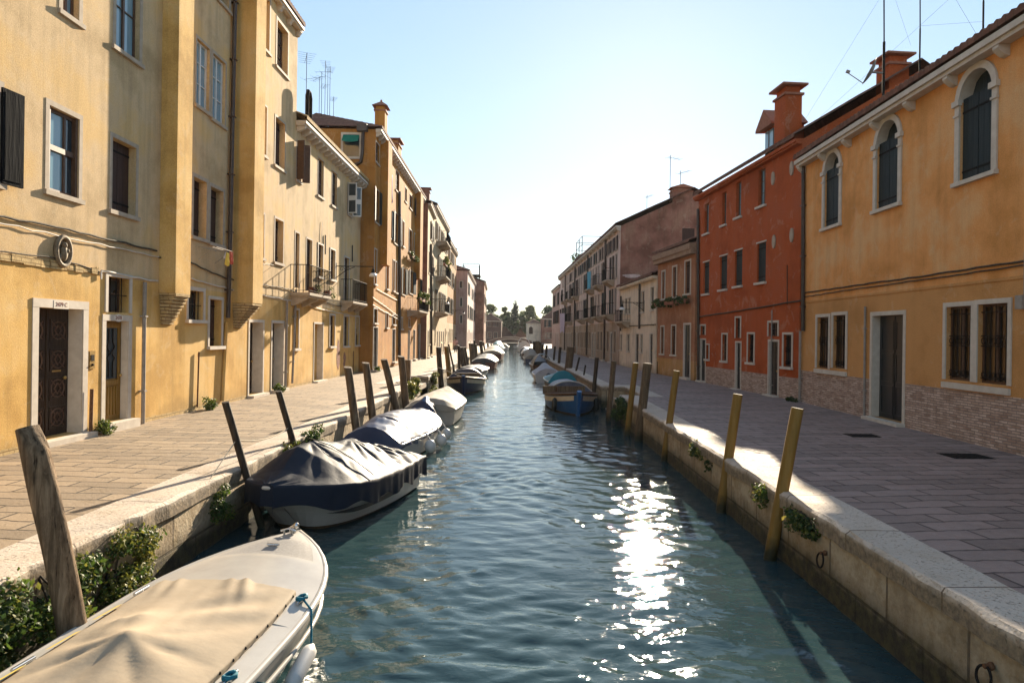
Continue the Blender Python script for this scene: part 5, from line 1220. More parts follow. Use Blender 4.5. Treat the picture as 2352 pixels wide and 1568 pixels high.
# ------------------------------------------------------------------ wall lamps on brackets
def lamp(label, wp, out, drop=.28, hgt=.35):
    """bracket reaching over the pavement; wp is the wall point, out the end of the arm"""
    wp, out = Vector(wp), Vector(out); t = thing('street_lamp', label, 'street lamp', wp); d = out - wp; n = d.normalized()
    m = MB().tube([(0, 0, 0), tuple(d)], .022, 7); m.tube([(0, 0, -.55), tuple(d * .25 + Vector((0, 0, -.22))), tuple(d * .5 + Vector((0, 0, -.03)))], .018, 6)
    for q, rr in ((.16, .12), (.32, .07)):
        c = n * d.length * q + Vector((0, 0, -.14 if q < .2 else -.09)); m.tube([tuple(c + n * (rr * (1 - a / 9) * math.cos(a)) + Vector((0, 0, rr * (1 - a / 9) * math.sin(a)))) for a in [i * .5 for i in range(18)]], .012, 5)
    m.obox((0, 0, -.25), n * .02, Vector((-n.y, n.x, 0)) * .05, (0, 0, .4)); m.build('bracket', [M['iron']], t)
    c = d + Vector((0, 0, -drop * .3))
    k = MB().lathe([(.012, .1), (.02, -.0), (.06, -.06), (.09, -.2), (.1, -.26)], c, 12); k.build('lamp_cap', [M['iron']], t)
    MB().lathe([(.09, -.22), (.17, -.3), (.19, -.38), (.15, -.385), (.08, -.25)], c, 14).build('lamp_shade', [M['lamp_white']], t); return t
x, y, z = H2.pt(772, 611, 0); w0 = Vector((XL, H2.P0.y + x, z)); e = on_y(857, 608, w0.y); lamp('wall lamp with white shade on a long scrolled bracket between the two iron balconies', w0, (e.x, w0.y, w0.z))
a_, z_ = R4.px(1480, 695); w0 = R4.P0 + R4.d * a_; e = on_y(1429, 694, w0.y); lamp('wall lamp with white shade on a scrolled bracket of the low cream house', (w0.x, w0.y, z_), (e.x, w0.y, z_))
lamp('far wall lamp with white shade on the narrow cream house', (-7.85, 60.5, 5.2), (-6.3, 60.5, 5.2)); lamp('far wall lamp with white shade on the ochre house before the alley', (-8.45, 86, 5.1), (-6.9, 86, 5.1))

# masts, dish on the right roofs
def mast(u0, v0, v1, Y, label, dish=False):
    p0, p1 = on_y(u0, v0, Y), on_y(u0 + 1, v1, Y); t = thing('roof_mast', label, 'mast', p0)
    L_ = p1.z - p0.z + .1
    MB().tube([(0, 0, -1.3), (0, 0, L_ * .35)], .042 if dish else .024, 8).tube([(0, 0, L_ * .35), (p1.x - p0.x, 0, L_)], .022 if dish else .018, 7).build('pole', [M['iron']], t)
    if dish:
        c = Vector((-.36, 0, .62)); ax = Vector((-.86, .25, .45)).normalized(); s1 = ax.cross(Vector((0, 0, 1))).normalized(); s2 = s1.cross(ax); k = MB()
        for back in (0, 1):
            k.grid(lambda a, b: tuple(c + (s1 * math.cos(6.2832 * a) + s2 * math.sin(6.2832 * a)) * .42 * b + ax * (.10 * b * b - .012 * back)), 20, 5)
        k.tube([tuple(c - s2 * .40 + ax * .1), tuple(c - s2 * .28 + ax * .62)], .015, 5); k.tube([tuple(c), (0, 0, .6)], .03, 6); k.obox(tuple(c - s2 * .24 + ax * .66), ax * .06, s1 * .04, s2 * .04)
        k.build('satellite_dish', [M['lead']], t)
    return t
def wire(pts, label): return rope(pts, .0028, 'cable', 'guy_wire', label, 'guy wire')
T1 = mast(2029, 212, -110, 21.5, 'tall grey mast carrying a satellite dish beside the red chimney', True)
T2 = mast(2112, 165, -110, 20.2, 'tall black mast right of the red ridge chimney')
T3 = mast(2258, 70, -110, 17.5, 'tall black mast nearest on the orange ochre roof')
P = lambda u, v, Y: on_y(u, v, Y)
for a, b, lab in (((2025, -10, 21.5), (1846, 280, 23.6), 'guy wire from the dish mast down to the tall square chimney'), ((2050, -20, 21.5), (2092, 105, 22), 'guy wire from the dish mast down to the ridge chimney'), ((2112, 60, 20.2), (2258, 50, 17.5), 'level wire between the two black masts'), ((2200, -20, 19), (1850, 300, 23.6), 'long wire crossing behind the masts'), ((2190, -10, 17.5), (2255, 100, 17.5), 'short guy wire left of the nearest black mast')):
    wire([P(*a), P(*b)], lab)

# ------------------------------------------------------------------ balcony greens, flower boxes, laundry, pots
def box_plants(h, x0, x1, z, dep, label, seed, mats, n=700, size=.05, hgt=.25):
    t = thing('flower_box', label, 'flower box', h.root.location, h.root.rotation_euler.z)
    MB().box(x0, x1, -dep, -dep + .2, z - .2, z).build('planter', [M['terracotta']], t)
    r = random.Random(seed); m = MB(); leaves(m, [(r.uniform(x0, x1), -dep + r.uniform(-.1, .22), z + r.uniform(-.22, hgt), .16, .13, .13) for _ in range(int((x1 - x0) * 5) + 3)], n, size, seed, mats=len(mats)); m.build('foliage', [M[k] for k in mats], t)
box_plants(H3, bx0 + .1, bx1 - .1, H3.px(936, 712)[1] + .9, .95, 'mass of bright green plants along the balcony of the orange house', 3, ['leaf', 'leaf_dry', 'leaf_dark'], 2200, .06, .45)
a_, z_ = H3.px(940, 586); box_plants(H3, a_ - 1.2, a_ + 2.0, z_ - .05, .4, 'hanging plants below the arched window of the orange house', 5, ['leaf_dark', 'leaf'], 700, .06, .1)
a0, z_ = R3.px(1511, 693); a1 = R3.px(1590, 690)[0]; 
for i, lab in enumerate(('left', 'middle', 'right')):
    w_ = (a1 - a0) / 3; box_plants(R3, a0 + i * w_ + .08, a0 + (i + 1) * w_ - .08, R3.px(1545 , 690)[1] - .05, .36, lab + ' flower box with dark trailing plants on the small brown house', 11 + i, ['leaf_dark', 'leaf'], 700, .05, .14)
p0 = H2.px(690, 660)[0]
for i, lab in enumerate(('long trough planter at the near end of the larger iron balcony', 'small plant pot at the far end of the larger iron balcony')):
    x = p0 - .3 + i * 2.2; box_plants(H2, x, x + (.9 if i == 0 else .35), H2.px(666, 668)[1] + .22, .62, lab, 21 + i, ['leaf_dark', 'leaf_dry'], 160, .035, .1)
box_plants(H5, 1.4, 6.2, 8.9, .95, 'climbing plants over the middle iron balcony of the sand coloured house', 31, ['leaf_dry', 'leaf_dark'], 900, .09, .6)
xh = 36.0
hung(R5, 36.6, -.85, 7.9, .7, 1.5, 'blue_cloth', 'hanging_cloth', 'turquoise cloth hanging from the pale pink terrace', 'cloth', ax=(.94, .3))
hung(R5, 12.3, -.85, 4.9, 1.2, 2.3, 'lilac_cloth', 'hanging_cloth', 'lilac sheet hanging at the far end of the pale pink terrace', 'cloth', ax=(.9, .4))
t = plant('roof_bush', 'small potted tree on the roof terrace of the pale pink terrace', 'plant', (R5.root.location.x + 2.2, R5.root.location.y - 5, 11.0), [(rnd.uniform(-1, 1), rnd.uniform(-1, 1), rnd.uniform(.5, 2.2), .7, .7, .5) for _ in range(8)], 700, .16, ['leaf_dark', 'leaf'], 77)
# ------------------------------------------------------------------ boats
class Boat:
    """local frame: y from stern to bow, x to starboard, z above the water"""
    def __init__(s, name, label, stern, bow, B, fb=.5, sheer=.25, tw=.85, p=2.6, rake=.35, hull='gelcoat', low='antifoul', flare=.55, group='boats moored along the canal', cat='boat', mid=.5):
        s.st, s.bw = Vector(stern), Vector(bow); d = s.bw - s.st; s.L = d.length; s.B = B; s.fb = fb; s.sh = sheer; s.tw = tw; s.p = p; s.rk = rake; s.fl = flare; s.mid = mid
        s.root = thing(name, label, cat, (s.st.x, s.st.y, WZ), math.atan2(d.y, d.x) - math.pi / 2, group)
        m = MB(); n = 30; secs = []
        for i in range(n + 1):
            t = i / n; secs.append(s.section(t))
        k = len(secs[0]); vs = [p_ for sc in secs for p_ in sc]
        for i in range(n):
            for j in range(k - 1):
                zc = (secs[i][j][2] + secs[i][j + 1][2]) / 2
                m.add([secs[i][j], secs[i + 1][j], secs[i + 1][j + 1], secs[i][j + 1]], [(0, 1, 2, 3)], 1 if zc < .06 else 0, True)
        m.add(secs[0], [tuple(range(k))], 0)
        s.hull = m.build('hull', [M[hull], M[low]], s.root)
    def hb(s, t):
        a = s.mid
        return s.B / 2 * ((s.tw + (1 - s.tw) * math.sin(math.pi / 2 * t / a)) if t < a else max(.012, 1 - ((t - a) / (1 - a)) ** s.p))
    def g(s, t): return s.fb + s.sh * max(0, (t - .25) / .75) ** 2
    def yy(s, t, z): return s.L * t - s.rk * max(0, (s.g(t) - z)) / s.fb * t ** 6
    def section(s, t):
        b, g = s.hb(t), s.g(t); f = 1 - s.fl * t ** 2.5
        pr = [(b, g), (b * (1 - (1 - f) * .18), g * .72), (b * (1 - (1 - f) * .5) * .985, g * .4), (b * f * .95, .05), (b * f * .72, -.12), (b * .04, -.28)]
        return [(x, s.yy(t, z), z) for x, z in pr] + [(-x, s.yy(t, z), z) for x, z in reversed(pr)]
    def gun(s, sx, off=0., dz=0., t0=0, t1=1, n=26): return [(sx * (s.hb(t) + off), s.L * t, s.g(t) + dz) for t in [t0 + (t1 - t0) * i / n for i in range(n + 1)]]
    def rail(s, mat='gelcoat', r=.03, dz=0., name='rub_rail'):
        m = MB()
        m.tube(s.gun(1, .005, dz) + s.gun(-1, .005, dz)[::-1][1:], r, 7); return m.build(name, [M[mat]], s.root)
    def deck(s, t0, t1, inset=0., camber=.06, dz=-.005, mat='gelcoat', name='deck', u0=-1, u1=1):
        def fn(a, b):
            t = t0 + (t1 - t0) * a; u = u0 + (u1 - u0) * b; w_ = max(.006, s.hb(t) - inset); return (u * w_, s.L * t, s.g(t) + dz + camber * (1 - u * u) * min(1, w_ / .4))
        return MB().grid(fn, 26, 14).build(name, [M[mat]], s.root)
    def cover(s, mat, t0, t1, prof, inset=-.02, skirt=.14, seed=1, name='cover', folds=.02, nu=70, nv=40, power=2.2, smooth=True, wav=.3, dz=.02):
        """canvas stretched over the boat: prof(t, u) gives the height over the gunwale; edges hang as a skirt"""
        def fn(a, b):
            t = t0 + (t1 - t0) * a; v = b * 2 - 1; e = .80
            w_ = s.hb(min(1, max(0, t))) - inset
            y = s.L * t
            if abs(v) <= e:
                u = v / e; z = s.g(t) + dz + prof(t, u)
                nz = mnoise.noise(Vector((u * 2.2 + seed, t * 5.5, seed * 1.7))) ; n2 = mnoise.noise(Vector((u * 1.2 * 4 + seed, t * 14 + u * 5, seed)))
                z += folds * (nz * 1.2 + n2 * .7) * (1 - abs(u) ** 6); x = u * w_
            else:
                q = (abs(v) - e) / (1 - e); sg = 1 if v > 0 else -1
                wv = .03 * math.sin(t * 46 + seed + sg) + .02 * math.sin(t * 91 + 2 * seed); x = sg * (w_ + .012 + wv * q * wav * 3); z = s.g(t) + dz + prof(t, sg) - q * skirt * (1 + wav * math.sin(t * 29 + seed * 3))
            return (x, y, z)
        m = MB().grid(fn, nu, nv, 0, smooth)
        for a in (0, 1):                                           # end flaps
            row = [Vector(fn(a, j / nv)) for j in range(nv + 1)]; lo = [Vector((p.x * 1.0, p.y + (-.02 if a == 0 else .02), min(p.z, s.g(t0 if a == 0 else min(t1, 1)) + dz) - skirt * .9)) for p in row]
            m.add(row + lo, [((j, j + 1, nv + 2 + j, nv + 1 + j)) for j in range(nv)], 0, True)
        return m.build(name, [M[mat]], s.root)
    def P(s, x, t, dz=0.): return (x, s.L * t, s.g(t) + dz)
    def W(s, p):
        """local point to world, for ropes and fenders that hang from the boat"""
        a = s.root.rotation_euler.z; x, y, z = p
        return Vector((s.st.x + x * math.cos(a) - y * math.sin(a), s.st.y + x * math.sin(a) + y * math.cos(a), WZ + z))
def fender(label, a, b, r, mat='fender'):
    a, b = Vector(a), Vector(b); c = a.lerp(b, .5); ax = (b - a).normalized(); L_ = (b - a).length / 2
    pr = [(-1.15, .25), (-1.0, .55), (-.85, .9), (-.6, 1), (.6, 1), (.85, .9), (1.0, .55), (1.15, .25)]
    m = MB().tube([ax * L_ * q for q, _ in pr], [r * k for _, k in pr], 14); return tag(m.build('fender', [M[mat]], None, c), label, 'fender')

# the white motorboat in the foreground, beige canvas over its cockpit
b = Boat('motorboat', 'white motorboat under a tight beige canvas, in the foreground at bottom left', (-3.20, 2.4), (-2.60, 8.2), 1.86, .50, .24, .94, 3.1, .5, hull='gelcoat_dirty', flare=.45, mid=.55); B1 = b
b.rail('gelcoat', .035, -.03)
m = MB()
def fd(a, q):
    t = .62 + .375 * a; u = -1 + 2 * q; w_ = max(.006, b.hb(t) - .015); return (u * w_, b.L * t, b.g(t) + .085 * (1 - u * u) * min(1, w_ / .4) - .006 * (t > .85 and abs(u) < .86))
m.grid(fd, 44, 24)
for i in range(44):
    for j in range(24):
        if .62 + .375 * (i + .5) / 44 > .85 and i < 42 and 2 <= j < 22: m.M[i * 24 + j] = 1
m.build('foredeck', [M['gelcoat'], M['antislip']], b.root)
for sx in (1, -1):
    m = MB()
    def fn(a, q, sx=sx):
        t = .0 + .66 * a; return (sx * (b.hb(t) - .005 - .235 * q), b.L * t, b.g(t) + .0 + .03 * q)
    m.grid(fn, 26, 4); m.grid(lambda a, q: (sx * (b.hb(.66 * a) - .24 + .006 * q), b.L * .66 * a, b.g(.66 * a) + .03 + .05 * q), 26, 2); m.build('side_deck', [M['gelcoat']], b.root)
    k = MB(); k.tube([(sx * (b.hb(t) * (1 - .0) + .012), b.yy(t, .32), b.g(t) - .20) for t in [i / 24 * .97 for i in range(25)]], .022, 6); k.build('rub_strake', [M['gelcoat']], b.root)
def pr1(t, u):
    y = b.L * t; x = u * .72; z = .075 + .06 * (1 - u * u)
    def bump(cx, cy, h, r): d = math.hypot(x - cx, (y - cy)); return h * math.exp(-d / r)
    px_, py_ = -.06, 2.85; th = math.atan2(y - py_, x - px_); d = math.hypot(x - px_, y - py_); ed = 1 - u ** 8
    z += (bump(px_, py_, .15, .34) + bump(-.36, 3.2, .055, .13) + bump(-.22, 3.25, .03, .10)) * ed
    z += .034 * (abs(math.sin(4 * th + .5)) - .55) * min(1, d / .34) ** 1.6 * math.exp(-d / .75) * (1.3 if y < py_ else .55) * ed
    z += .012 * math.sin(x * 9 - y * 13) * math.exp(-((y - 3.6) / .35) ** 2) * max(0, min(1, (x + .1) * 4)) * ed
    for fx, fa in ((.25, .04), (.10, .022), (-.45, .028), (-.62, .02)): z += fa * math.exp(-((x - fx - (4.1 - y) * .35) / .055) ** 2) * math.exp(-((y - 4.08) / .26) ** 2)
    z += -.04 * math.exp(-((y - 1.5) / .5) ** 2) * (1 - u * u)
    return z
b.cover('canvas_beige', .0, .715, pr1, inset=.2, skirt=.05, seed=3, folds=.008, nu=110, nv=60, wav=.02, dz=.0)
m = MB()
for i in range(22):
    for sx in (1, -1): t = .02 + .68 * i / 21; m.ball((sx * (b.hb(t) - .19), b.L * t, b.g(t) + .055), .014, 6)
m.build('press_studs', [M['iron']], b.root)
m = MB().box(-.03, .03, b.L * .965, b.L * .99, b.g(.98) + .04, b.g(.98) + .10); m.tube([(-.09, b.L * .95, b.g(.95) + .10), (.0, b.L * .952, b.g(.95) + .125), (.09, b.L * .95, b.g(.95) + .10)], .014, 6); m.tube([(-.05, b.L * .95, b.g(.95) + .05), (-.05, b.L * .95, b.g(.95) + .11)], .013, 6); m.tube([(.05, b.L * .95, b.g(.95) + .05), (.05, b.L * .95, b.g(.95) + .11)], .013, 6)
m.ball((.03, b.L * .975, b.g(.975) + .11), .035, 8); m.build('bow_cleat', [M['steel']], b.root)
m = MB(); m.tube([(-.07, b.L * .885, b.g(.88) + .10), (.07, b.L * .885, b.g(.88) + .10)], .014, 6); m.box(-.05, .05, b.L * .882, b.L * .888, b.g(.88) + .07, b.g(.88) + .1); m.build('deck_cleat', [M['steel']], b.root)
for sx in (1, -1):
    for t in (.70, .47): MB().tube([(sx * (b.hb(t) - .1), b.L * (t - .018), b.g(t) + .035), (sx * (b.hb(t) - .1), b.L * (t + .018), b.g(t) + .035)], .016, 6).ball((sx * (b.hb(t) - .1), b.L * t, b.g(t) + .02), .02, 6).build('side_cleat', [M['steel']], b.root)
for y in (2.45, 3.0, 3.5):
    MB().add([(-b.hb(y / b.L) + .19, y - .16, b.g(y / b.L) + .09), (-b.hb(y / b.L) + .19, y + .16, b.g(y / b.L) + .09), (-b.hb(y / b.L) + .245, y + .16, b.g(y / b.L) + .112), (-b.hb(y / b.L) + .245, y - .16, b.g(y / b.L) + .112)], [(3, 2, 1, 0)]).build('reflective_tape', [M['yellow_cloth']], b.root)
f0, f1 = b.W((b.hb(.6) + .10, b.L * .57, .20)), b.W((b.hb(.6) + .10, b.L * .645, .33)); fender('white fender on teal ropes at the side of the foreground motorboat', f0, f1, .07)
c1, c2 = b.W((b.hb(.70) - .1, b.L * .70, b.g(.7) + .05)), b.W((b.hb(.47) - .1, b.L * .47, b.g(.47) + .05))
rope([c1, b.W((b.hb(.68) + .03, b.L * .68, b.g(.68))), f1], .011, 'rope_teal', 'fender_rope', 'teal rope from the forward cleat down to the white fender'); rope([c2, f0], .011, 'rope_teal', 'fender_rope', 'teal rope from the aft cleat across to the white fender', sag=.01)
for c, lab in ((c1, 'teal rope knot on the forward cleat of the foreground motorboat'), (c2, 'teal rope knot on the aft cleat of the foreground motorboat')):
    m = MB(); m.tube([(.045 * math.cos(a * 2.3), .05 * math.sin(a * 2.3), .012 * math.sin(a * 3)) for a in [i * .3 for i in range(18)]], .014, 6); tag(m.build('rope_knot', [M['rope_teal']], None, c), lab, 'knot')

# boat under the black tarpaulin
b = Boat('motorboat', 'boat wrapped in a loose black tarpaulin over a white hull with a dark stripe', (-2.76, 13.95), (-3.66, 10.0), 1.9, .62, .22, .9, 3.6, .7, hull='gelcoat', flare=.6)
b.rail('gelcoat', .03, -.02)
m = MB()
for sx in (1, -1):
    m.grid(lambda a, q: (sx * (b.hb(.30 + .58 * a) * (1 - .18 * (1 - (1 - b.fl * (.30 + .58 * a) ** 2.5))) * .985 + .012), b.yy(.30 + .58 * a, .25), .22 + .09 * (.30 + .58 * a) + (q - .5) * .075 * min(1, 4 * (1 - a))), 20, 1)
m.build('stripe', [M['stripe']], b.root)
def pr2(t, u):
    """taut sheet: a sharp ridge hung over an engine hump and a cabin top, creases fanning out of the peaks"""
    rd = np.interp(t, [-.05, .04, .10, .22, .36, .47, .62, .74, .88, 1.0], [.02, .20, .26, .16, .52, .50, .58, .52, .20, .02])
    c = np.interp(t, [0, .3, .5, .7, 1.], [.0, -.12, .05, .15, 0.]); d = abs(u - c) / (1 + (c if u < c else -c))
    z = rd * (1 - d ** 1.25)
    for (pt, pu, hh, nf) in ((.64, .12, .030, 9), (.38, -.08, .034, 11), (.14, .0, .040, 13)):
        y, x = (t - pt) * 5.0, (u - pu) * .95; dd = math.hypot(x, y); th = math.atan2(y, x)
        z += hh * (abs(math.sin(nf * th / 2)) ** .6 - .6) * min(1, dd / .25) * math.exp(-dd / .7) * 1.6
    z += .16 * math.exp(-((t - .255) / .045) ** 2) * max(0, 1 - abs(u + .25) / .5)
    z += .03 * (abs(math.sin(t * 30 + u * 6)) - .5) * min(1, abs(u) * 1.6) * (1 - abs(u) ** 4) * (1.4 if t < .3 else .5)
    return float(max(z, 0))
b.cover('tarp_black', -.03, .995, pr2, inset=-.065, skirt=.34, seed=5, folds=.012, nu=170, nv=90, wav=.16)
for tt, lab in ((.62, 'thin line tying the black tarpaulin across its ridge'),):
    rope([b.W((u * (b.hb(tt) + .05), b.L * tt, b.g(tt) + .04 + max(0, pr2(tt, u)) + .05)) for u in (-1, -.6, -.2, .2, .6, 1)], .008, 'cable', 'lashing_line', lab, 'line')
# blue and silver tarpaulin
b = Boat('motorboat', 'boat under a shiny silver and blue tarpaulin with white ball fenders', (-3.45, 16.2), (-2.72, 21.2), 1.75, .5, .2, .85, 2.2, .4, hull='gelcoat', flare=.5)
b.rail('gelcoat', .035, -.02)
pr3 = lambda t, u: max(0, (.42 + .14 * math.sin(t * 5.5)) * (1 - abs(u) ** 2.0)) + .012 * math.sin(t * 60)
b.cover('tarp_silver', .18, .86, pr3, inset=-.01, skirt=.1, seed=8, folds=.02, nu=90, nv=44, wav=.2)
b.cover('tarp_blue', -.02, .20, lambda t, u: pr3(t, u) * .92, inset=-.015, skirt=.12, seed=9, folds=.03, nu=30, nv=40, name='stern_cover')
b.cover('tarp_blue', .84, 1.0, lambda t, u: max(0, (.55 - 1.5 * abs(t - .9)) * (1 - abs(u) ** 1.6)), inset=-.015, skirt=.1, seed=10, folds=.03, nu=30, nv=40, name='bow_cover')
for i, t in enumerate((.30, .50, .72)):
    p = b.W((b.hb(t) + .17, b.L * t, .22)); tag(MB().ball((0, 0, 0), (.15, .15, .17), 14).tube([(0, 0, .16), (-.12, 0, .34)], .02, 6).build('fender', [M['fender']], None, p), ('nearest', 'middle', 'farthest')[i] + ' white ball fender of the silver and blue covered boat', 'fender')
# beige covered boat
b = Boat('motorboat', 'boat under a pale grey canvas pitched like a tent', (-2.98, 23.3), (-2.85, 28.0), 1.9, .55, .18, .9, 2.4, .4, hull='gelcoat_dirty', flare=.5)
b.rail('gelcoat', .035, -.02)
b.cover('tarp_grey', -.01, .97, lambda t, u: max(0, min(.30, 2.4 * t + .16) * (1 - .35 * max(0, t - .4)) * (1 - abs(u) ** 2.6)), inset=-.015, skirt=.1, seed=12, folds=.02, nu=70, nv=40, wav=.1)
m = MB(); m.box(-.22, .22, -.5, -.06, -.1, .42); m.ball((0, -.3, .55), (.25, .33, .26), 10); m.build('outboard_motor', [M['stripe']], b.root)
# flat traditional boats with a broad white band below the gunwale
def topo(label, stern, bow, B, hull, canvas, group='boats moored along the canal', arch=True, fb=.58, board='boat_wood'):
    b = Boat('topo_boat', label, stern, bow, B, fb, .30, .8, 2.4, .22, hull=hull, flare=.5, group=group, mid=.52)
    b.rail('boat_wood', .055, .0, 'gunwale')
    m = MB()
    for sx in (1, -1):
        m.grid(lambda a, q: (sx * (b.hb(.42 + .545 * a) * (1 - (.04 + .20 * q) * (1 - (1 - b.fl * (.42 + .545 * a) ** 2.5)) ) + .014), b.yy(.42 + .545 * a, b.g(.42 + .545 * a) - .12 - .1 * q) + .012, b.g(.42 + .545 * a) - .075 - .19 * q), 18, 1)
    m.build('white_band', [M['boat_cream']], b.root)
    m = MB(); m.tube([(0, b.yy(1, -.2) + .02, -.2), (0, b.yy(1, .3) + .03, .3), (0, b.L + .04, b.g(1) + .1)], [.08, .10, .10], 6, sm=False); m.build('stem_post', [M[hull]], b.root)
    b.deck(.68, .99, .05, .05, -.03, 'tarp_silver', 'foredeck')
    b.deck(.02, .68, .06, .0, -.30, 'boat_wood', 'floor_boards')
    if arch:
        b.cover(canvas, .03, .46, lambda t, u: .50 * (1 - abs(u) ** 2.4) * (1 - .3 * max(0, .2 - t)), inset=.03, skirt=.05, seed=20, folds=.02, nu=40, nv=30)
        m = MB(); m.tube([(b.hb(.46) * .97 * u, b.L * .462, b.g(.46) + .03 + .50 * (1 - abs(u) ** 2.4)) for u in [-1 + 2 * i / 16 for i in range(17)]], .028, 6); m.build('canopy_hoop', [M['gelcoat']], b.root)
    return b
b = topo('blue boat with a white band and a grey plank across it, by the shaded steps', (2.15, 32.2), (2.38, 26.2), 2.12, 'boat_blue', 'tarp_silver'); BB = b
m = MB(); m.box(-b.hb(.56) * .55, b.hb(.56) + .15, b.L * .555, b.L * .565, b.g(.5) + .02, b.g(.5) + .36); m.build('plank', [M['wood_post']], b.root)
m = MB(); m.tube([(-b.hb(.6) * .95, b.L * .60, b.g(.6) + .10), (b.hb(.6) * .95, b.L * .60, b.g(.6) + .08)], .03, 6); m.tube([(b.hb(.6) * .6, b.L * .58, b.g(.6) - .2), (b.hb(.6) * .6, b.L * .58, b.g(.6) + .3)], .05, 6, sm=False); m.build('thwart', [M['boat_wood']], b.root)
for sx, lab in ((1, 'black fender at the water side of the blue boat'), (-1, 'black fender at the quay side of the blue boat')):
    p = b.W((sx * (b.hb(.80) + .09), b.L * .80, .1)); q = b.W((sx * (b.hb(.80) + .06), b.L * .80, .58)); fender(lab, p, q, .10, 'fender_black')
b = topo('navy boat with a white band, pointing at us beside the sunny quay', (-2.95, 41.5), (-2.78, 35.1), 2.1, 'boat_navy', 'tarp_silver')
m = MB(); m.box(-b.hb(.6) * .75, b.hb(.6) * .5, b.L * .60, b.L * .62, b.g(.6), b.g(.6) + .32); m.box(-b.hb(.7) * .75, b.hb(.7) * .5, b.L * .615, b.L * .70, b.g(.6) + .1, b.g(.6) + .16); m.build('plank', [M['wood_post']], b.root)
rope([b.W((0, b.L, b.g(1))), (-4.2, 36.2, .35)], .012, 'rope', 'mooring_rope', 'mooring rope from the stem of the navy boat to the dark post')
# small covered boats farther away
def small(label, stern, bow, B, hull, cov, h=.45, t0=0., t1=.92, seed=1, fb=.5, canopy=None, p=2.3, outb=True):
    b = Boat('motorboat', label, stern, bow, B, fb, .2, .86, p, .35, hull=hull, flare=.5); b.rail('gelcoat', .035, -.01)
    if cov:
        b.cover(cov, t0, t1, lambda t, u: max(0, h * (1 - abs(u) ** 2.2) * (.75 + .35 * math.sin(t * 4.5 + seed))), inset=-.01, skirt=.1, seed=seed, folds=.03, nu=36, nv=26)
    if t1 < .9: b.deck(t1 - .02, .99, .03, .08, .0, 'gelcoat', 'foredeck')
    if canopy:
        a, c, hh = canopy[1:]; q = MB().grid(lambda i, j: ((j * 2 - 1) * b.hb(a + (c - a) * i) * 1.0, b.L * (a + (c - a) * i), b.g(a) + hh * (1 - abs(j * 2 - 1) ** 2.6)), 10, 20); q.build('canopy', [M[canopy[0]]], b.root)
        k = MB().tube([(u * b.hb(a), b.L * a, b.g(a) + .01 + hh * (1 - abs(u) ** 2.6)) for u in [-1 + i / 8 for i in range(17)]], .025, 6); k.build('canopy_hoop', [M['steel']], b.root)
    if outb:
        k = MB(); k.box(-.15, .15, -.35, -.03, -.15, .35); k.ball((0, -.2, .48), (.18, .25, .2), 8); k.build('outboard_motor', [M['stripe']], b.root)
    return b
small('white decked boat with a dark windscreen behind the navy boat', (-3.5, 48.5), (-3.1, 54.5), 2.2, 'gelcoat', 'tarp_dark', .34, .1, .62, 3)
small('boat under a grey tarpaulin striped with light, beyond the white decked boat', (-3.0, 59.8), (-2.9, 66.5), 2.3, 'boat_red', 'tarp_dark', .62, 0, .6, 4, .7)
small('large cream covered boat with an oxide red hull on the sunny side', (-3.05, 80), (-2.9, 89), 2.6, 'boat_red', 'tarp_grey', .75, 0, .9, 5, .85)
small('far boat with a teal tarpaulin on the sunny side', (-3.65, 118), (-3.5, 126), 2.4, 'gelcoat', 'tarp_teal', 1.1, 0, .8, 6, .7)
small('white far boat just past the teal one', (-2.9, 132), (-2.7, 139), 2.2, 'gelcoat', 'tarp_grey', .6, 0, .8, 7, .7)
small('boat with a teal tarpaulin over its stern, behind the blue boat', (2.55, 38.2), (2.45, 43.2), 1.85, 'boat_wood', 'tarp_teal', .55, 0., .62, 8)
small('boat under a humped white cover just behind the one with the teal tarpaulin', (2.0, 44.2), (1.95, 50), 1.95, 'gelcoat', 'white_cover', .5, .05, .9, 9)
small('boat with a dark cover and an arched canopy on the shaded side', (2.15, 58.8), (1.9, 65), 1.9, 'boat_wood', 'tarp_dark', .5, .35, .95, 10, .5, ('tarp_grey', .02, .36, .95))
small('grey covered boat with a cabin hump beyond the arched canopy boat', (1.6, 74), (1.4, 81), 1.8, 'boat_navy', 'tarp_grey', .85, 0, .9, 11, .55)
small('small white and wood far boat on the shaded side', (1.25, 91), (1.1, 97), 1.5, 'boat_wood', 'gelcoat', .6, .1, .7, 12, .6)
small('far boat with a black cover on the shaded side', (1.1, 104), (1.0, 110), 1.7, 'stripe', 'tarp_dark', .6, 0, .8, 13, .6)
small('bright white far motorboat nearest the bridge on the shaded side', (1.2, 122), (.9, 131), 2.6, 'gelcoat', 'gelcoat', 1.0, .1, .7, 14, .9, ('tarp_blue', .35, .6, 1.7))
b = small('open white motorboat coming along the middle of the far canal', (-.15, 152), (-.25, 146), 1.7, 'gelcoat', None, t1=.6, outb=True)
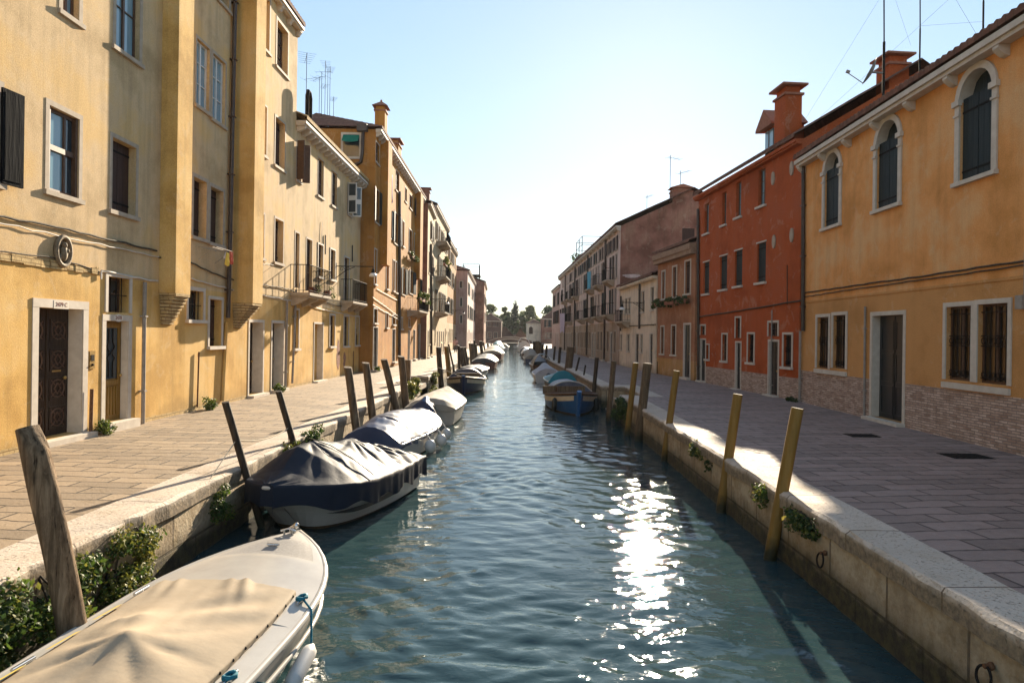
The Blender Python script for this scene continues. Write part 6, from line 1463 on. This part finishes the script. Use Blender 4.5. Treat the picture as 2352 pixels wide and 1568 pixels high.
# ------------------------------------------------------------------ people
def person(label, loc, h, rz, pose, shirt='pink_shirt'):
    """one continuous skinned body; hair and clothes are children"""
    t = thing('person', label, 'person', loc, rz); s = h / 1.75
    J = dict(pelvis=(0, 0, .93), chest=(0, 0, 1.32), neck=(0, .01, 1.48), head=(0, .03, 1.62), top=(0, .03, 1.72), ls=(-.19, 0, 1.40), le=(-.25, -.05, 1.13), lh=(-.24, .10, .90), rs=(.19, 0, 1.40), re=(.25, .06, 1.13), rh=(.24, -.04, .88),
             lk=(-.10, .16, .50), la=(-.10, .02, .09), lt=(-.10, .20, .03), rk=(.10, -.02, .50), ra=(.10, -.24, .10), rt=(.10, -.07, .03)); J.update(pose)
    E_ = [('pelvis', 'chest'), ('chest', 'neck'), ('neck', 'head'), ('head', 'top'), ('chest', 'ls'), ('ls', 'le'), ('le', 'lh'), ('chest', 'rs'), ('rs', 're'), ('re', 'rh'), ('pelvis', 'lk'), ('lk', 'la'), ('la', 'lt'), ('pelvis', 'rk'), ('rk', 'ra'), ('ra', 'rt')]
    R_ = dict(pelvis=.145, chest=.15, neck=.055, head=.10, top=.07, ls=.065, rs=.065, le=.045, re=.045, lh=.035, rh=.035, lk=.07, rk=.07, la=.045, ra=.045, lt=.04, rt=.04)
    def skin(nm, keys, edges, grow, mat):
        me = bpy.data.meshes.new(nm); idx = {k: i for i, k in enumerate(keys)}
        me.from_pydata([tuple(c * s for c in J[k]) for k in keys], [(idx[a], idx[b_]) for a, b_ in edges], []); me.materials.append(M[mat])
        o = link(nm, me, t); o.modifiers.new('skin', 'SKIN'); sub = o.modifiers.new('sub', 'SUBSURF'); sub.levels = sub.render_levels = 1
        for k in keys: me.skin_vertices[0].data[idx[k]].radius = ((R_[k] + grow) * s,) * 2
        me.skin_vertices[0].data[0].use_root = True
        return o
    skin('body', list(J), E_, 0, 'skin')
    skin('shirt', ['chest', 'pelvis', 'ls', 'le', 'rs', 're'], [('chest', 'pelvis'), ('chest', 'ls'), ('ls', 'le'), ('chest', 'rs'), ('rs', 're')], .02, shirt)
    skin('trousers', ['pelvis', 'lk', 'la', 'rk', 'ra'], [('pelvis', 'lk'), ('lk', 'la'), ('pelvis', 'rk'), ('rk', 'ra')], .018, 'trousers')
    MB().ball((0, .015 * s, 1.68 * s), (.105 * s, .115 * s, .10 * s), 10).build('hair', [M['hair']], t); return t
person('person in a pink shirt and dark trousers walking along the sunny quay far away', (-6.95, 76, 0), 1.7, math.pi, {})
person('boatman in a brown top sitting in the open far motorboat', (-.2, 150.4, WZ - .05), 1.7, math.pi, dict(pelvis=(0, 0, .75), chest=(0, .02, 1.15), neck=(0, .04, 1.32), head=(0, .06, 1.46), top=(0, .06, 1.56), ls=(-.19, .02, 1.24), rs=(.19, .02, 1.24), le=(-.26, .1, 1.0), re=(.26, .1, 1.0), lh=(-.2, .3, .9), rh=(.2, .3, .9), lk=(-.12, .42, .72), rk=(.12, .42, .72), la=(-.12, .45, .3), ra=(.12, .45, .3), lt=(-.12, .58, .25), rt=(.12, .58, .25)), 'trousers')
# ------------------------------------------------------------------ summer haze
def haze():
    o = MB().box(-75, 75, -12, 245, -4.2, 30).build('haze', []); tag(o, kind='stuff')
    mt = bpy.data.materials.new('haze air'); mt.use_nodes = True; nt = mt.node_tree; nt.nodes.remove(nt.nodes['Principled BSDF'])
    v = nt.nodes.new('ShaderNodeVolumePrincipled'); v.inputs['Color'].default_value = (.93, .96, 1, 1); v.inputs['Density'].default_value = .00013; v.inputs['Anisotropy'].default_value = .2
    nt.links.new(v.outputs[0], nt.nodes['Material Output'].inputs['Volume']); o.data.materials.append(mt)
haze()
